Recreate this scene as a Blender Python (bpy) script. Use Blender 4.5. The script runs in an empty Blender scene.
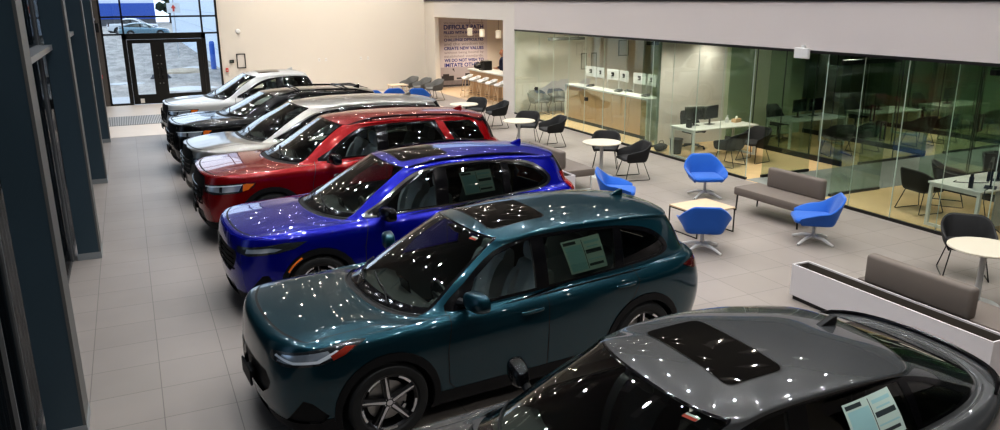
import bpy, bmesh, math, random
import numpy as np
from mathutils import Vector, Matrix

C = bpy.context.scene.collection
PI = math.pi
random.seed(7)

# ------------------------------------------------------------------ materials
MATS = {}

def _nt(name):
    m = bpy.data.materials.new(name)
    m.use_nodes = True
    nt = m.node_tree
    nt.nodes.clear()
    out = nt.nodes.new('ShaderNodeOutputMaterial')
    MATS[name] = m
    return m, nt, out

def pbr(name, col, rough=0.5, metal=0.0, coat=0.0, emit=None, estr=0.0, spec=0.5, bump=0.0, bscale=60.0, var=0.0, vscale=3.0, sheen=0.0):
    if name in MATS:
        return MATS[name]
    m, nt, out = _nt(name)
    b = nt.nodes.new('ShaderNodeBsdfPrincipled')
    b.inputs['Base Color'].default_value = (*col, 1)
    b.inputs['Roughness'].default_value = rough
    b.inputs['Metallic'].default_value = metal
    b.inputs['Specular IOR Level'].default_value = spec
    b.inputs['Coat Weight'].default_value = coat
    b.inputs['Coat Roughness'].default_value = 0.02
    b.inputs['Sheen Weight'].default_value = sheen
    if emit:
        b.inputs['Emission Color'].default_value = (*emit, 1)
        b.inputs['Emission Strength'].default_value = estr
    if bump > 0 or var > 0:
        tc = nt.nodes.new('ShaderNodeTexCoord')
    if var > 0:
        n = nt.nodes.new('ShaderNodeTexNoise')
        n.inputs['Scale'].default_value = vscale
        n.inputs['Detail'].default_value = 5
        nt.links.new(tc.outputs['Object'], n.inputs['Vector'])
        mx = nt.nodes.new('ShaderNodeMix'); mx.data_type = 'RGBA'
        mx.inputs[6].default_value = (*[c * (1 - var) for c in col], 1)
        mx.inputs[7].default_value = (*[min(1, c * (1 + var)) for c in col], 1)
        nt.links.new(n.outputs['Fac'], mx.inputs[0])
        nt.links.new(mx.outputs[2], b.inputs['Base Color'])
    if bump > 0:
        n2 = nt.nodes.new('ShaderNodeTexNoise')
        n2.inputs['Scale'].default_value = bscale
        n2.inputs['Detail'].default_value = 3
        nt.links.new(tc.outputs['Object'], n2.inputs['Vector'])
        bp = nt.nodes.new('ShaderNodeBump')
        bp.inputs['Strength'].default_value = bump
        bp.inputs['Distance'].default_value = 0.01
        nt.links.new(n2.outputs['Fac'], bp.inputs['Height'])
        nt.links.new(bp.outputs[0], b.inputs['Normal'])
    nt.links.new(b.outputs[0], out.inputs[0])
    return m

def paint(name, col, metal=0.55, rough=0.32, coat=1.0):
    """car paint: flaked base under a clear coat"""
    m = pbr(name, col, rough=rough, metal=metal, coat=coat, spec=.2)
    return m

def glass(name, tint=(0.9, 0.95, 0.92), refl=0.06, gcol=(1, 1, 1), edge=1.0, power=4.0):
    """thin pane: tinted see-through plus Fresnel reflection"""
    if name in MATS:
        return MATS[name]
    m, nt, out = _nt(name)
    tr = nt.nodes.new('ShaderNodeBsdfTransparent')
    tr.inputs[0].default_value = (*tint, 1)
    gl = nt.nodes.new('ShaderNodeBsdfGlossy')
    gl.inputs['Color'].default_value = (*gcol, 1)
    gl.inputs['Roughness'].default_value = 0.0
    fr = nt.nodes.new('ShaderNodeFresnel')
    fr.inputs['IOR'].default_value = 1.45
    # symmetric Fresnel on both faces: use |cos| through the layer weight node instead of IOR sides
    lw = nt.nodes.new('ShaderNodeLayerWeight')
    lw.inputs['Blend'].default_value = 0.5
    pw = nt.nodes.new('ShaderNodeMath'); pw.operation = 'POWER'
    pw.inputs[1].default_value = power
    nt.links.new(lw.outputs['Facing'], pw.inputs[0])
    mul = nt.nodes.new('ShaderNodeMath'); mul.operation = 'MULTIPLY_ADD'
    mul.inputs[1].default_value = (1 - refl) * edge
    mul.inputs[2].default_value = refl
    nt.links.new(pw.outputs[0], mul.inputs[0])
    nt.nodes.remove(fr)
    mx = nt.nodes.new('ShaderNodeMixShader')
    nt.links.new(mul.outputs[0], mx.inputs[0])
    nt.links.new(tr.outputs[0], mx.inputs[1])
    nt.links.new(gl.outputs[0], mx.inputs[2])
    nt.links.new(mx.outputs[0], out.inputs[0])
    return m

def emit(name, col, s):
    if name in MATS:
        return MATS[name]
    m, nt, out = _nt(name)
    e = nt.nodes.new('ShaderNodeEmission')
    e.inputs[0].default_value = (*col, 1)
    e.inputs[1].default_value = s
    nt.links.new(e.outputs[0], out.inputs[0])
    return m

# ------------------------------------------------------------------ objects
def link(name, me, parent=None):
    o = bpy.data.objects.new(name, me)
    C.objects.link(o)
    if parent is not None:
        o.parent = parent
    return o

def tag(o, label=None, cat=None, group=None, kind=None):
    if label: o['label'] = label
    if cat: o['category'] = cat
    if group: o['group'] = group
    if kind: o['kind'] = kind
    return o

def empty(name, loc=(0, 0, 0), rz=0.0, label=None, cat=None, group=None):
    o = bpy.data.objects.new(name, None)
    o.empty_display_size = 0.1
    C.objects.link(o)
    o.location = loc
    o.rotation_euler = (0, 0, rz)
    tag(o, label, cat, group)
    return o

def obj(name, bm, mat, parent=None, smooth=False, loc=None):
    me = bpy.data.meshes.new(name)
    bm.normal_update()
    bm.to_mesh(me)
    bm.free()
    mats = mat if isinstance(mat, (list, tuple)) else [mat]
    for x in mats:
        me.materials.append(x)
    if smooth:
        for p in me.polygons:
            p.use_smooth = True
        try:
            me.set_sharp_from_angle(angle=math.radians(40))
        except Exception:
            pass
    o = link(name, me, parent)
    if loc is not None:
        o.location = loc
    return o

def dup(root, loc=None, rz=None, label=None, group=None, scale=None):
    r = root.copy(); C.objects.link(r)
    if loc is not None: r.location = loc
    if rz is not None: r.rotation_euler = (0, 0, rz)
    if label: r['label'] = label
    if group: r['group'] = group
    for ch in list(root.children):
        c = ch.copy(); C.objects.link(c); c.parent = r
        for g in list(ch.children):
            d = g.copy(); C.objects.link(d); d.parent = c
    return r

# ------------------------------------------------------------------ shapes into a bmesh
def NB():
    return bmesh.new()

def box(bm, c, s, bev=0.0, rot=None, seg=2, mi=0):
    r = bmesh.ops.create_cube(bm, size=1.0)
    vs = r['verts']
    M = Matrix.Translation(c)
    if rot is not None:
        M = M @ (rot if isinstance(rot, Matrix) else Matrix.Rotation(rot, 4, 'Z'))
    M = M @ Matrix.Diagonal((s[0], s[1], s[2], 1))
    bmesh.ops.transform(bm, matrix=M, verts=vs)
    fs = set(f for v in vs for f in v.link_faces)
    if bev > 0:
        es = list(set(e for v in vs for e in v.link_edges))
        rr = bmesh.ops.bevel(bm, geom=es, offset=bev, segments=seg, affect='EDGES', profile=0.5)
        fs = set(f for f in rr['faces']) | set(f for f in fs if f.is_valid)
    for f in fs:
        if f.is_valid: f.material_index = mi
    return bm

def bx(x0, x1, y0, y1, z0, z1, bev=0.0, bm=None, mi=0, seg=2):
    bm = bm or NB()
    return box(bm, ((x0 + x1) / 2, (y0 + y1) / 2, (z0 + z1) / 2), (abs(x1 - x0), abs(y1 - y0), abs(z1 - z0)), bev, mi=mi, seg=seg)

def cyl(bm, p0, p1, r, r2=None, seg=16, caps=True, mi=0):
    p0 = Vector(p0); p1 = Vector(p1)
    d = p1 - p0
    L = d.length
    if L < 1e-6: return bm
    q = Vector((0, 0, 1)).rotation_difference(d.normalized()).to_matrix().to_4x4()
    M = Matrix.Translation((p0 + p1) / 2) @ q
    rr = bmesh.ops.create_cone(bm, cap_ends=caps, segments=seg, radius1=r, radius2=r if r2 is None else r2, depth=L, matrix=M)
    if mi:
        for f in set(f for v in rr['verts'] for f in v.link_faces): f.material_index = mi
    return bm

def tube(bm, pts, r, seg=8, closed=False, mi=0):
    """swept round tube along a polyline; r a number or a list"""
    pts = [Vector(p) for p in pts]
    n = len(pts)
    rs = r if isinstance(r, (list, tuple)) else [r] * n
    rings = []
    up = None
    for i, p in enumerate(pts):
        a = pts[(i - 1) % n] if (closed or i > 0) else p
        b = pts[(i + 1) % n] if (closed or i < n - 1) else p
        t = (b - a).normalized()
        if up is None:
            up = Vector((0, 0, 1)) if abs(t.z) < 0.9 else Vector((1, 0, 0))
        s = t.cross(up)
        if s.length < 1e-4:
            s = t.cross(Vector((0.3, 1, 0.2)))
        s.normalize()
        up = s.cross(t).normalized()
        rings.append([bm.verts.new(p + s * rs[i] * math.cos(2 * PI * k / seg) + up * rs[i] * math.sin(2 * PI * k / seg)) for k in range(seg)])
    for i in range(n if closed else n - 1):
        A, B = rings[i], rings[(i + 1) % n]
        for k in range(seg):
            f = bm.faces.new((A[k], A[(k + 1) % seg], B[(k + 1) % seg], B[k])); f.material_index = mi
    if not closed:
        f = bm.faces.new(rings[0]); f.material_index = mi
        f = bm.faces.new(rings[-1][::-1]); f.material_index = mi
    return bm

def lathe(bm, prof, axis='Z', seg=32, c=(0, 0, 0), mi=0, close=False):
    """prof: list of (radius, height)"""
    rings = []
    for r, h in prof:
        ring = []
        for k in range(seg):
            a = 2 * PI * k / seg
            if axis == 'Z': v = (r * math.cos(a), r * math.sin(a), h)
            elif axis == 'Y': v = (r * math.cos(a), h, r * math.sin(a))
            else: v = (h, r * math.cos(a), r * math.sin(a))
            ring.append(bm.verts.new((v[0] + c[0], v[1] + c[1], v[2] + c[2])))
        rings.append(ring)
    n = len(rings)
    for i in range(n if close else n - 1):
        A, B = rings[i], rings[(i + 1) % n]
        for k in range(seg):
            f = bm.faces.new((A[k], A[(k + 1) % seg], B[(k + 1) % seg], B[k])); f.material_index = mi
    if not close:
        for R in (rings[0], rings[-1]):
            try:
                f = bm.faces.new(R); f.material_index = mi
            except Exception:
                pass
    bmesh.ops.recalc_face_normals(bm, faces=bm.faces[:])
    return bm

def prism(bm, poly, d0, d1, axis='Y', bev=0.0, mi=0):
    """poly (a,b) extruded along axis from d0 to d1. Y: (x,z), X: (y,z), Z: (x,y)"""
    def pt(a, b, d):
        return (a, d, b) if axis == 'Y' else (d, a, b) if axis == 'X' else (a, b, d)
    A = [bm.verts.new(pt(a, b, d0)) for a, b in poly]
    B = [bm.verts.new(pt(a, b, d1)) for a, b in poly]
    n = len(poly)
    fs = [bm.faces.new(A), bm.faces.new(B[::-1])]
    for i in range(n):
        fs.append(bm.faces.new((A[i], B[i], B[(i + 1) % n], A[(i + 1) % n])))
    for f in fs: f.material_index = mi
    bmesh.ops.recalc_face_normals(bm, faces=fs)
    if bev > 0:
        es = list(set(e for f in fs for e in f.edges))
        bmesh.ops.bevel(bm, geom=es, offset=bev, segments=2, affect='EDGES', profile=0.5)
    return bm

def rrect(w, h, r, n=5, cx=0, cy=0):
    pts = []
    for (sx, sy, a0) in ((1, 1, 0), (-1, 1, 90), (-1, -1, 180), (1, -1, 270)):
        for k in range(n + 1):
            a = math.radians(a0 + 90 * k / n)
            pts.append((cx + sx * (w / 2 - r) + r * math.cos(a), cy + sy * (h / 2 - r) + r * math.sin(a)))
    return pts
# ================================================================== car bodies
# A body is one smooth surface: rings (sill, bumper, belt, glass base, roof edge, roof line)
# crossed by columns that run round the car from nose to tail; panels and panes are cut out of it.
KS = np.array([0, .2, .4, .6, .78, .92, 1.05, 1.2, 1.35, 1.55, 1.78, 2, 2.22, 2.45, 2.65, 2.8, 2.92, 3.04, 3.2, 3.42, 3.7, 4.0])

def pchip(k, p, q):
    k = np.asarray(k, float); p = np.asarray(p, float)
    h = np.diff(k); d = np.diff(p) / h
    m = np.zeros_like(p)
    for i in range(1, len(k) - 1):
        if d[i - 1] * d[i] > 0:
            w1 = 2 * h[i] + h[i - 1]; w2 = h[i] + 2 * h[i - 1]
            m[i] = (w1 + w2) / (w1 / d[i - 1] + w2 / d[i])
    m[0] = d[0] if len(k) == 2 else ((2 * h[0] + h[1]) * d[0] - h[0] * d[1]) / (h[0] + h[1])
    m[-1] = d[-1] if len(k) == 2 else ((2 * h[-1] + h[-2]) * d[-1] - h[-1] * d[-2]) / (h[-1] + h[-2])
    q = np.asarray(q, float)
    i = np.clip(np.searchsorted(k, q) - 1, 0, len(k) - 2)
    t = (q - k[i]) / h[i]
    return ((2 * t**3 - 3 * t**2 + 1) * p[i] + (t**3 - 2 * t**2 + t) * h[i] * m[i]
            + (-2 * t**3 + 3 * t**2) * p[i + 1] + (t**3 - t**2) * h[i] * m[i + 1])

def ring(pts):
    a = np.array(pts, float)
    return np.stack([pchip(a[:, 0], a[:, i], KS) for i in (1, 2, 3)], 1)

def sstep(a, b, x):
    t = np.clip((x - a) / (b - a), 0, 1)
    return t * t * (3 - 2 * t)

class Surf:
    """bicubic spline through a cage [rows, cols, 3] of the half with y >= 0"""
    def __init__(self, P):
        P = np.array(P, float)
        self.M, self.N = P.shape[0] - 1, P.shape[1] - 1
        Q = P.copy()
        for _ in range(2):
            E = self.pad(Q)
            S = self._smooth(E)
            Q = Q + 0.85 * (P - S)
            Q[:, 0, 1] = 0; Q[:, -1, 1] = 0; Q[-1, :, 1] = 0
        self.E = self.pad(Q)

    def pad(self, P):
        R, Cc = P.shape[:2]
        E = np.zeros((R + 2, Cc + 2, 3))
        E[1:-1, 1:-1] = P
        mir = np.array([1, -1, 1.0])
        E[1:-1, 0] = P[:, 1] * mir
        E[1:-1, -1] = P[:, -2] * mir
        E[0] = 2 * E[1] - E[2]
        E[-1] = E[-3] * mir
        return E

    def _smooth(self, E):
        w = np.array([1, 4, 1]) / 6
        A = w[0] * E[:-2] + w[1] * E[1:-1] + w[2] * E[2:]
        return w[0] * A[:, :-2] + w[1] * A[:, 1:-1] + w[2] * A[:, 2:]

    @staticmethod
    def _basis(t):
        return (np.stack([(1 - t)**3, 3 * t**3 - 6 * t**2 + 4, -3 * t**3 + 3 * t**2 + 3 * t + 1, t**3], -1) / 6,
                np.stack([-3 * (1 - t)**2, 9 * t**2 - 12 * t, -9 * t**2 + 6 * t + 3, 3 * t**2], -1) / 6)

    def ev(self, u, v, normals=False):
        u = np.clip(np.asarray(u, float), 0, self.N); v = np.clip(np.asarray(v, float), 0, self.M)
        i = np.minimum(u.astype(int), self.N - 1); j = np.minimum(v.astype(int), self.M - 1)
        bu, du = self._basis(u - i); bv, dv = self._basis(v - j)
        P = 0; Pu = 0; Pv = 0
        for a in range(4):
            for b in range(4):
                e = self.E[j + a, i + b]
                P = P + e * (bv[..., a] * bu[..., b])[..., None]
                if normals:
                    Pu = Pu + e * (bv[..., a] * du[..., b])[..., None]
                    Pv = Pv + e * (dv[..., a] * bu[..., b])[..., None]
        if not normals:
            return P
        n = np.cross(Pu, Pv)
        l = np.linalg.norm(n, axis=-1, keepdims=True)
        n = n / np.maximum(l, 1e-9)
        return P, n

def plmap(src, dst):
    return lambda x: np.interp(x, src, dst)

def make_rings(S):
    """S: the numbers of one car -> cage"""
    xm = plmap(*S['xmap']); zm = plmap(*S['zmap']); ys = S['ys']
    MAXC = S.get('plan', [(0, 0.00, 0), (.4, .018, .35), (.7, .07, .60), (.9, .16, .755), (1.05, .34, .85), (1.2, .60, .893), (1.45, 1.1, .908), (2, 2.3, .915),
            (2.5, 3.35, .915), (2.75, 3.85, .90), (2.9, 4.12, .872), (3.0, 4.28, .83), (3.15, 4.43, .71), (3.5, 4.535, .40), (4, 4.567, 0)])
    CB = S.get('cb', [(0, 1.02, 0, 1.03), (.4, 1.05, .34, 1.025), (.7, 1.14, .56, 1.01), (.9, 1.27, .69, .995), (1.0, 1.37, .735, .988), (1.15, 1.52, .775, .99),
          (1.45, 1.85, .805, 1.0), (2, 2.5, .825, 1.03), (2.5, 3.25, .825, 1.065), (2.75, 3.72, .80, 1.085), (2.9, 3.98, .765, 1.10),
          (3.0, 4.12, .715, 1.105), (3.15, 4.26, .61, 1.11), (3.5, 4.38, .36, 1.115), (4, 4.42, 0, 1.115)])
    TOP = S.get('top', [(0, 1.97, 0, 1.555), (.4, 1.985, .26, 1.548), (.7, 2.03, .42, 1.533), (.9, 2.10, .515, 1.513), (1.0, 2.16, .55, 1.505), (1.15, 2.28, .575, 1.515),
           (1.45, 2.5, .595, 1.54), (2, 2.9, .605, 1.55), (2.5, 3.4, .60, 1.535), (2.75, 3.72, .58, 1.51), (2.9, 3.92, .56, 1.485),
           (3.0, 4.03, .535, 1.468), (3.15, 4.12, .46, 1.465), (3.5, 4.18, .27, 1.475), (4, 4.2, 0, 1.48)])
    ROWS = S.get('rows', [  # fx, rx, inset front/side/rear, z front, z side (front, rear), z rear
        (.22, .22, .14, .13, .14, .21, .20, .20, .28),
        (.10, .14, .05, .07, .07, .20, .19, .19, .27),
        (.03, .05, .02, .035, .03, .30, .30, .30, .40),
        (.00, .00, .00, .012, .0, .47, .50, .52, .60),
        (.015, .00, .0, .0, .0, .64, .70, .74, .80),
        (.045, .03, .01, .0, .02, .78, .82, .90, .93),
        (.085, .045, .03, .022, .04, .855, .895, .985, 1.0),
        (.16, .07, .055, .075, .06, .905, .935, 1.06, 1.045)])
    RC = S.get('roof', ((1.9, 2.2, 2.7, 3.3, 3.8, 4.25), (1.565, 1.595, 1.612, 1.602, 1.565, 1.50)))
    rc_ends = S.get('rc_ends', (2.35, 3.85))
    mc = np.array(MAXC)
    bk = mc[:, 0]
    bxy = np.stack([pchip(bk, mc[:, 1], KS), pchip(bk, mc[:, 2], KS)], 1)
    k = KS
    wf = 1 - sstep(.75, 1.25, k); wr = sstep(2.72, 3.12, k); ws = 1 - wf - wr
    W = .915
    rings = []
    for (fx, rx, sf, ss, sr, zf, zs0, zs1, zr) in ROWS:
        R = np.zeros((len(k), 3))
        R[:, 0] = bxy[:, 0] + fx * wf - rx * wr
        R[:, 1] = bxy[:, 1] - (sf * wf + ss * ws + sr * wr) * bxy[:, 1] / W
        zs = zs0 + (zs1 - zs0) * sstep(1.2, 2.85, k) if S.get('smoothbelt') else zs0 + (zs1 - zs0) * np.clip((k - 1.2) / 1.6, 0, 1)
        R[:, 2] = zf * wf + zs * ws + zr * wr
        rings.append(R)
    cb = ring(CB); tp = ring(TOP)
    if 'beltfix' in S: rings[-1][:, 2] += S['beltfix'](k)
    a = rings[-1]
    hb = S.get('hoodbump', .022); db = S.get('deckbump', 0.0)
    for t in (1 / 3, 2 / 3):
        R = a * (1 - t) + cb * t
        R[:, 2] += (hb * wf + db * wr) * (4 * t * (1 - t))
        R[:, 2] += S.get('ridge', .008) * np.exp(-((k - .8) / .09)**2) * (4 * t * (1 - t))
        rings.append(R)
    rings.append(cb)
    bul = S.get('bulge', .022)
    nrm = np.stack([-(1 - 2 * sstep(.5, 3.5, k)) * (1 - ws), np.sign(cb[:, 1]) * ws, 0 * k], 1)
    for t, bb in ((.36, .9), (.70, .9), (.91, .55)):
        R = cb * (1 - t) + tp * t + nrm * bul * bb
        R[:, 1] *= (k > 0) & (k < 4)
        rings.append(R)
    rings.append(tp)
    zr_ = lambda x: pchip(RC[0], RC[1], np.clip(x, RC[0][0], RC[0][-1]))
    xc = np.interp(tp[:, 0], (tp[:, 0].min(), tp[:, 0].max()), rc_ends)
    ctr = np.stack([xc, 0 * k, zr_(xc)], 1)
    m1 = .52 * tp + .48 * ctr
    m1[:, 2] = zr_(m1[:, 0]) - S.get('crown', .035) * (m1[:, 1] / .6)**2
    m1[:, 2] = np.maximum(m1[:, 2], tp[:, 2] + .006)
    rings += [m1, ctr]
    P = np.array(rings)
    P[..., 0] = xm(P[..., 0]); P[..., 1] *= ys; P[..., 2] = zm(P[..., 2])
    return P

V_BELT, V_CB, V_TOP = 7, 10, 14
def uk(k):
    """column coordinate of ring parameter k"""
    return float(np.interp(k, KS, np.arange(len(KS))))

def pip(px, pz, poly):
    n = len(poly); ins = False
    j = n - 1
    for i in range(n):
        xi, zi = poly[i]; xj, zj = poly[j]
        if (zi > pz) != (zj > pz) and px < (xj - xi) * (pz - zi) / (zj - zi) + xi:
            ins = not ins
        j = i
    return ins

def stroke(pts, w):
    """thin polygon round a polyline, in a plane"""
    P = [Vector((a, b)) for a, b in pts]
    L, R = [], []
    for i, p in enumerate(P):
        t = (P[min(i + 1, len(P) - 1)] - P[max(i - 1, 0)]).normalized()
        n = Vector((-t.y, t.x)) * w / 2
        L.append(tuple(p + n)); R.append(tuple(p - n))
    return L + R[::-1]

def circ(cx, cz, r, n=28, a0=0, a1=360):
    full = abs(a1 - a0) >= 360
    return [(cx + r * math.cos(math.radians(a0 + (a1 - a0) * i / (n if full else n - 1))), cz + r * math.sin(math.radians(a0 + (a1 - a0) * i / (n if full else n - 1)))) for i in range(n)]

def spline2(pts, n=5):
    """closed smooth polygon through points (Catmull-Rom)"""
    out = []; m = len(pts)
    for i in range(m):
        p0, p1, p2, p3 = [np.array(pts[(i + d) % m], float) for d in (-1, 0, 1, 2)]
        for s in range(n):
            t = s / n
            out.append(tuple(.5 * ((2 * p1) + (-p0 + p2) * t + (2 * p0 - 5 * p1 + 4 * p2 - p3) * t * t + (-p0 + 3 * p1 - 3 * p2 + p3) * t**3)))
    return out

class Body:
    def __init__(self, S, res=6):
        self.S = S
        self.srf = Surf(make_rings(S))
        N, M = self.srf.N, self.srf.M
        us = set(np.round(np.linspace(0, N, N * res + 1), 4)); vs = set(np.round(np.linspace(0, M, M * res + 1), 4))
        for x in S.get('ucuts', []): us.add(round(uk(x), 4))
        for x in S.get('vcuts', []): vs.add(round(x, 4))
        us = self._clean(sorted(us), S.get('ucuts', []), True); vs = self._clean(sorted(vs), S.get('vcuts', []), False)
        U, V = np.meshgrid(us, vs)
        P = self.srf.ev(U, V)
        bm = self.bm = bmesh.new()
        self.lu = bm.verts.layers.float.new('pu'); self.lv = bm.verts.layers.float.new('pv')
        self.lab = bm.faces.layers.int.new('lab')
        self.names = ['body']
        nv = len(vs); nu = len(us)
        grid = [[None] * nu for _ in range(nv)]
        for j in range(nv):
            for i in range(nu):
                w = bm.verts.new(P[j, i]); w[self.lu] = U[j, i]; w[self.lv] = V[j, i]
                grid[j][i] = w
        for j in range(nv - 1):
            for i in range(nu - 1):
                bm.faces.new((grid[j][i], grid[j][i + 1], grid[j + 1][i + 1], grid[j + 1][i]))

    def _clean(self, xs, keep, isu):
        kp = set(round(uk(x) if isu else x, 4) for x in keep)
        out = []
        for x in xs:
            if x not in kp and any(abs(x - q) < .04 for q in kp): continue
            out.append(x)
        return np.array(out)

    def idx(self, name):
        if name not in self.names: self.names.append(name)
        return self.names.index(name)

    def info(self, f):
        c = f.calc_center_median(); n = len(f.verts)
        return c, sum(v[self.lu] for v in f.verts) / n, sum(v[self.lv] for v in f.verts) / n

    def uv(self, name, k0, k1, v0, v1, only=None):
        u0, u1 = uk(k0), uk(k1); L = self.idx(name)
        on = None if only is None else [self.idx(o) for o in only]
        for f in self.bm.faces:
            c, u, v = self.info(f)
            if u0 < u < u1 and v0 < v < v1 and (on is None or f[self.lab] in on): f[self.lab] = L

    def cut(self, name, poly, plane='xz', ang=0.0, u=(0, 4), v=(0, 16), only=None, org=(0, 0), box=None):
        """cut the outline poly, seen along plane's normal, and label what lies inside"""
        if plane == 'xz': A, B = Vector((1, 0, 0)), Vector((0, 0, 1))
        elif plane == 'yz': A, B = Vector((0, 1, 0)), Vector((0, 0, 1))
        elif plane == 'xy': A, B = Vector((1, 0, 0)), Vector((0, 1, 0))
        else:
            t = math.radians(ang); A, B = Vector((math.cos(t), math.sin(t), 0)), Vector((0, 0, 1))
        O = Vector((org[0], org[1], 0)); D = A.cross(B)
        u0, u1 = uk(u[0]), uk(u[1])
        a0 = min(p[0] for p in poly) - .002; a1 = max(p[0] for p in poly) + .002
        b0 = min(p[1] for p in poly) - .002; b1 = max(p[1] for p in poly) + .002
        on = None if only is None else [self.idx(o) for o in only]
        bm = self.bm
        def inreg(f):
            if on is not None and f[self.lab] not in on: return False
            aa = [(w.co - O).dot(A) for w in f.verts]; 
            if max(aa) < a0 or min(aa) > a1: return False
            bb = [(w.co - O).dot(B) for w in f.verts]
            if max(bb) < b0 or min(bb) > b1: return False
            n = len(f.verts)
            uu = sum(w[self.lu] for w in f.verts) / n
            if not (u0 <= uu <= u1): return False
            vv = sum(w[self.lv] for w in f.verts) / n
            return v[0] <= vv <= v[1]
        faces = [f for f in bm.faces if inreg(f)]
        n = len(poly)
        for i in range(n):
            p = Vector(poly[i]); q = Vector(poly[(i + 1) % n])
            if (q - p).length < 1e-6: continue
            co = O + A * p.x + B * p.y
            no = (A * (q.x - p.x) + B * (q.y - p.y)).cross(D).normalized()
            # only the faces near this edge need cutting
            ea0, ea1 = min(p.x, q.x) - .001, max(p.x, q.x) + .001
            eb0, eb1 = min(p.y, q.y) - .001, max(p.y, q.y) + .001
            sel = []
            for f in faces:
                aa = [(w.co - O).dot(A) for w in f.verts]
                if max(aa) < ea0 or min(aa) > ea1: continue
                bb = [(w.co - O).dot(B) for w in f.verts]
                if max(bb) < eb0 or min(bb) > eb1: continue
                sel.append(f)
            if not sel: continue
            fs = set(sel)
            geom = list(fs) + list(set(e for f in fs for e in f.edges)) + list(set(w for f in fs for w in f.verts))
            r = bmesh.ops.bisect_plane(bm, geom=geom, dist=1e-5, plane_co=co, plane_no=no)
            newf = [g for g in r['geom'] if isinstance(g, bmesh.types.BMFace)]
            faces = list(set([f for f in faces if f.is_valid] + newf))
        L = self.idx(name)
        for f in faces:
            if not f.is_valid: continue
            c = f.calc_center_median() - O
            if pip(c.dot(A), c.dot(B), poly): f[self.lab] = L

    def bake(self):
        """positions, analytic normals and faces by label"""
        bm = self.bm
        bm.verts.index_update()
        u = np.array([w[self.lu] for w in bm.verts]); v = np.array([w[self.lv] for w in bm.verts])
        self.P = np.array([w.co[:] for w in bm.verts])
        _, self.Nn = self.srf.ev(u, v, True)
        # outward: away from the car's middle
        mid = np.array([self.P[:, 0].mean(), 0, .7])
        if np.mean(np.sum(self.Nn * (self.P - mid), 1)) < 0: self.Nn = -self.Nn
        eps = (np.abs(self.P[:, 1]) < 1e-6)
        self.Nn[eps, 1] = 0
        self.Nn /= np.maximum(np.linalg.norm(self.Nn, axis=1, keepdims=True), 1e-9)
        self.F = {}
        self.U, self.V = u, v
        for f in bm.faces:
            self.F.setdefault(self.names[f[self.lab]], []).append([w.index for w in f.verts])
        self.bm.free(); self.bm = None

    def mesh(self, name, labels, mats, parent, side=0, off=0.0, inner=False, where=None):
        """labels: list of label or (label, material slot); side 0 both halves joined, +1 / -1 one half (y sign)"""
        verts, norms, faces, mi = [], [], [], []
        key = {}
        def add(vi, s):
            kk = (vi, s if abs(self.P[vi, 1]) > 1e-6 else 1)
            if kk not in key:
                p = self.P[vi] + self.Nn[vi] * off
                n = self.Nn[vi] * (-1 if inner else 1)
                verts.append((p[0], p[1] * s, p[2])); norms.append((n[0], n[1] * s, n[2]))
                key[kk] = len(verts) - 1
            return key[kk]
        for l in labels:
            l, slot = l if isinstance(l, tuple) else (l, 0)
            for f in self.F.get(l, []):
                if where is not None and not where(self.P[f].mean(0)): continue
                c = self.P[f]; 
                g = np.cross(c, np.roll(c, -1, 0)).sum(0); flip = (g @ self.Nn[f].sum(0)) < 0
                if inner: flip = not flip
                for s in ((1, -1) if side == 0 else (side,)):
                    idx = [add(i, s) for i in f]
                    if len(set(idx)) < 3: continue
                    if flip != (s < 0): idx = idx[::-1]
                    faces.append(idx); mi.append(slot)
        if not faces: return None
        me = bpy.data.meshes.new(name)
        me.from_pydata(verts, [], faces)
        ms = mats if isinstance(mats, (list, tuple)) else [mats]
        for m in ms: me.materials.append(m)
        me.polygons.foreach_set('material_index', mi)
        me.polygons.foreach_set('use_smooth', [True] * len(me.polygons))
        me.update()
        if len(me.vertices) == len(norms):
            me.normals_split_custom_set_from_vertices(norms)
        return link(name, me, parent)

    def at(self, k, v, off=0.0):
        P, n = self.srf.ev(np.array([uk(k)]), np.array([float(v)]), True)
        p = P[0]; n = n[0]
        if n @ (p - np.array([2.3, 0, .7])) < 0: n = -n
        return Vector(p + n * off), Vector(n)
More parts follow.
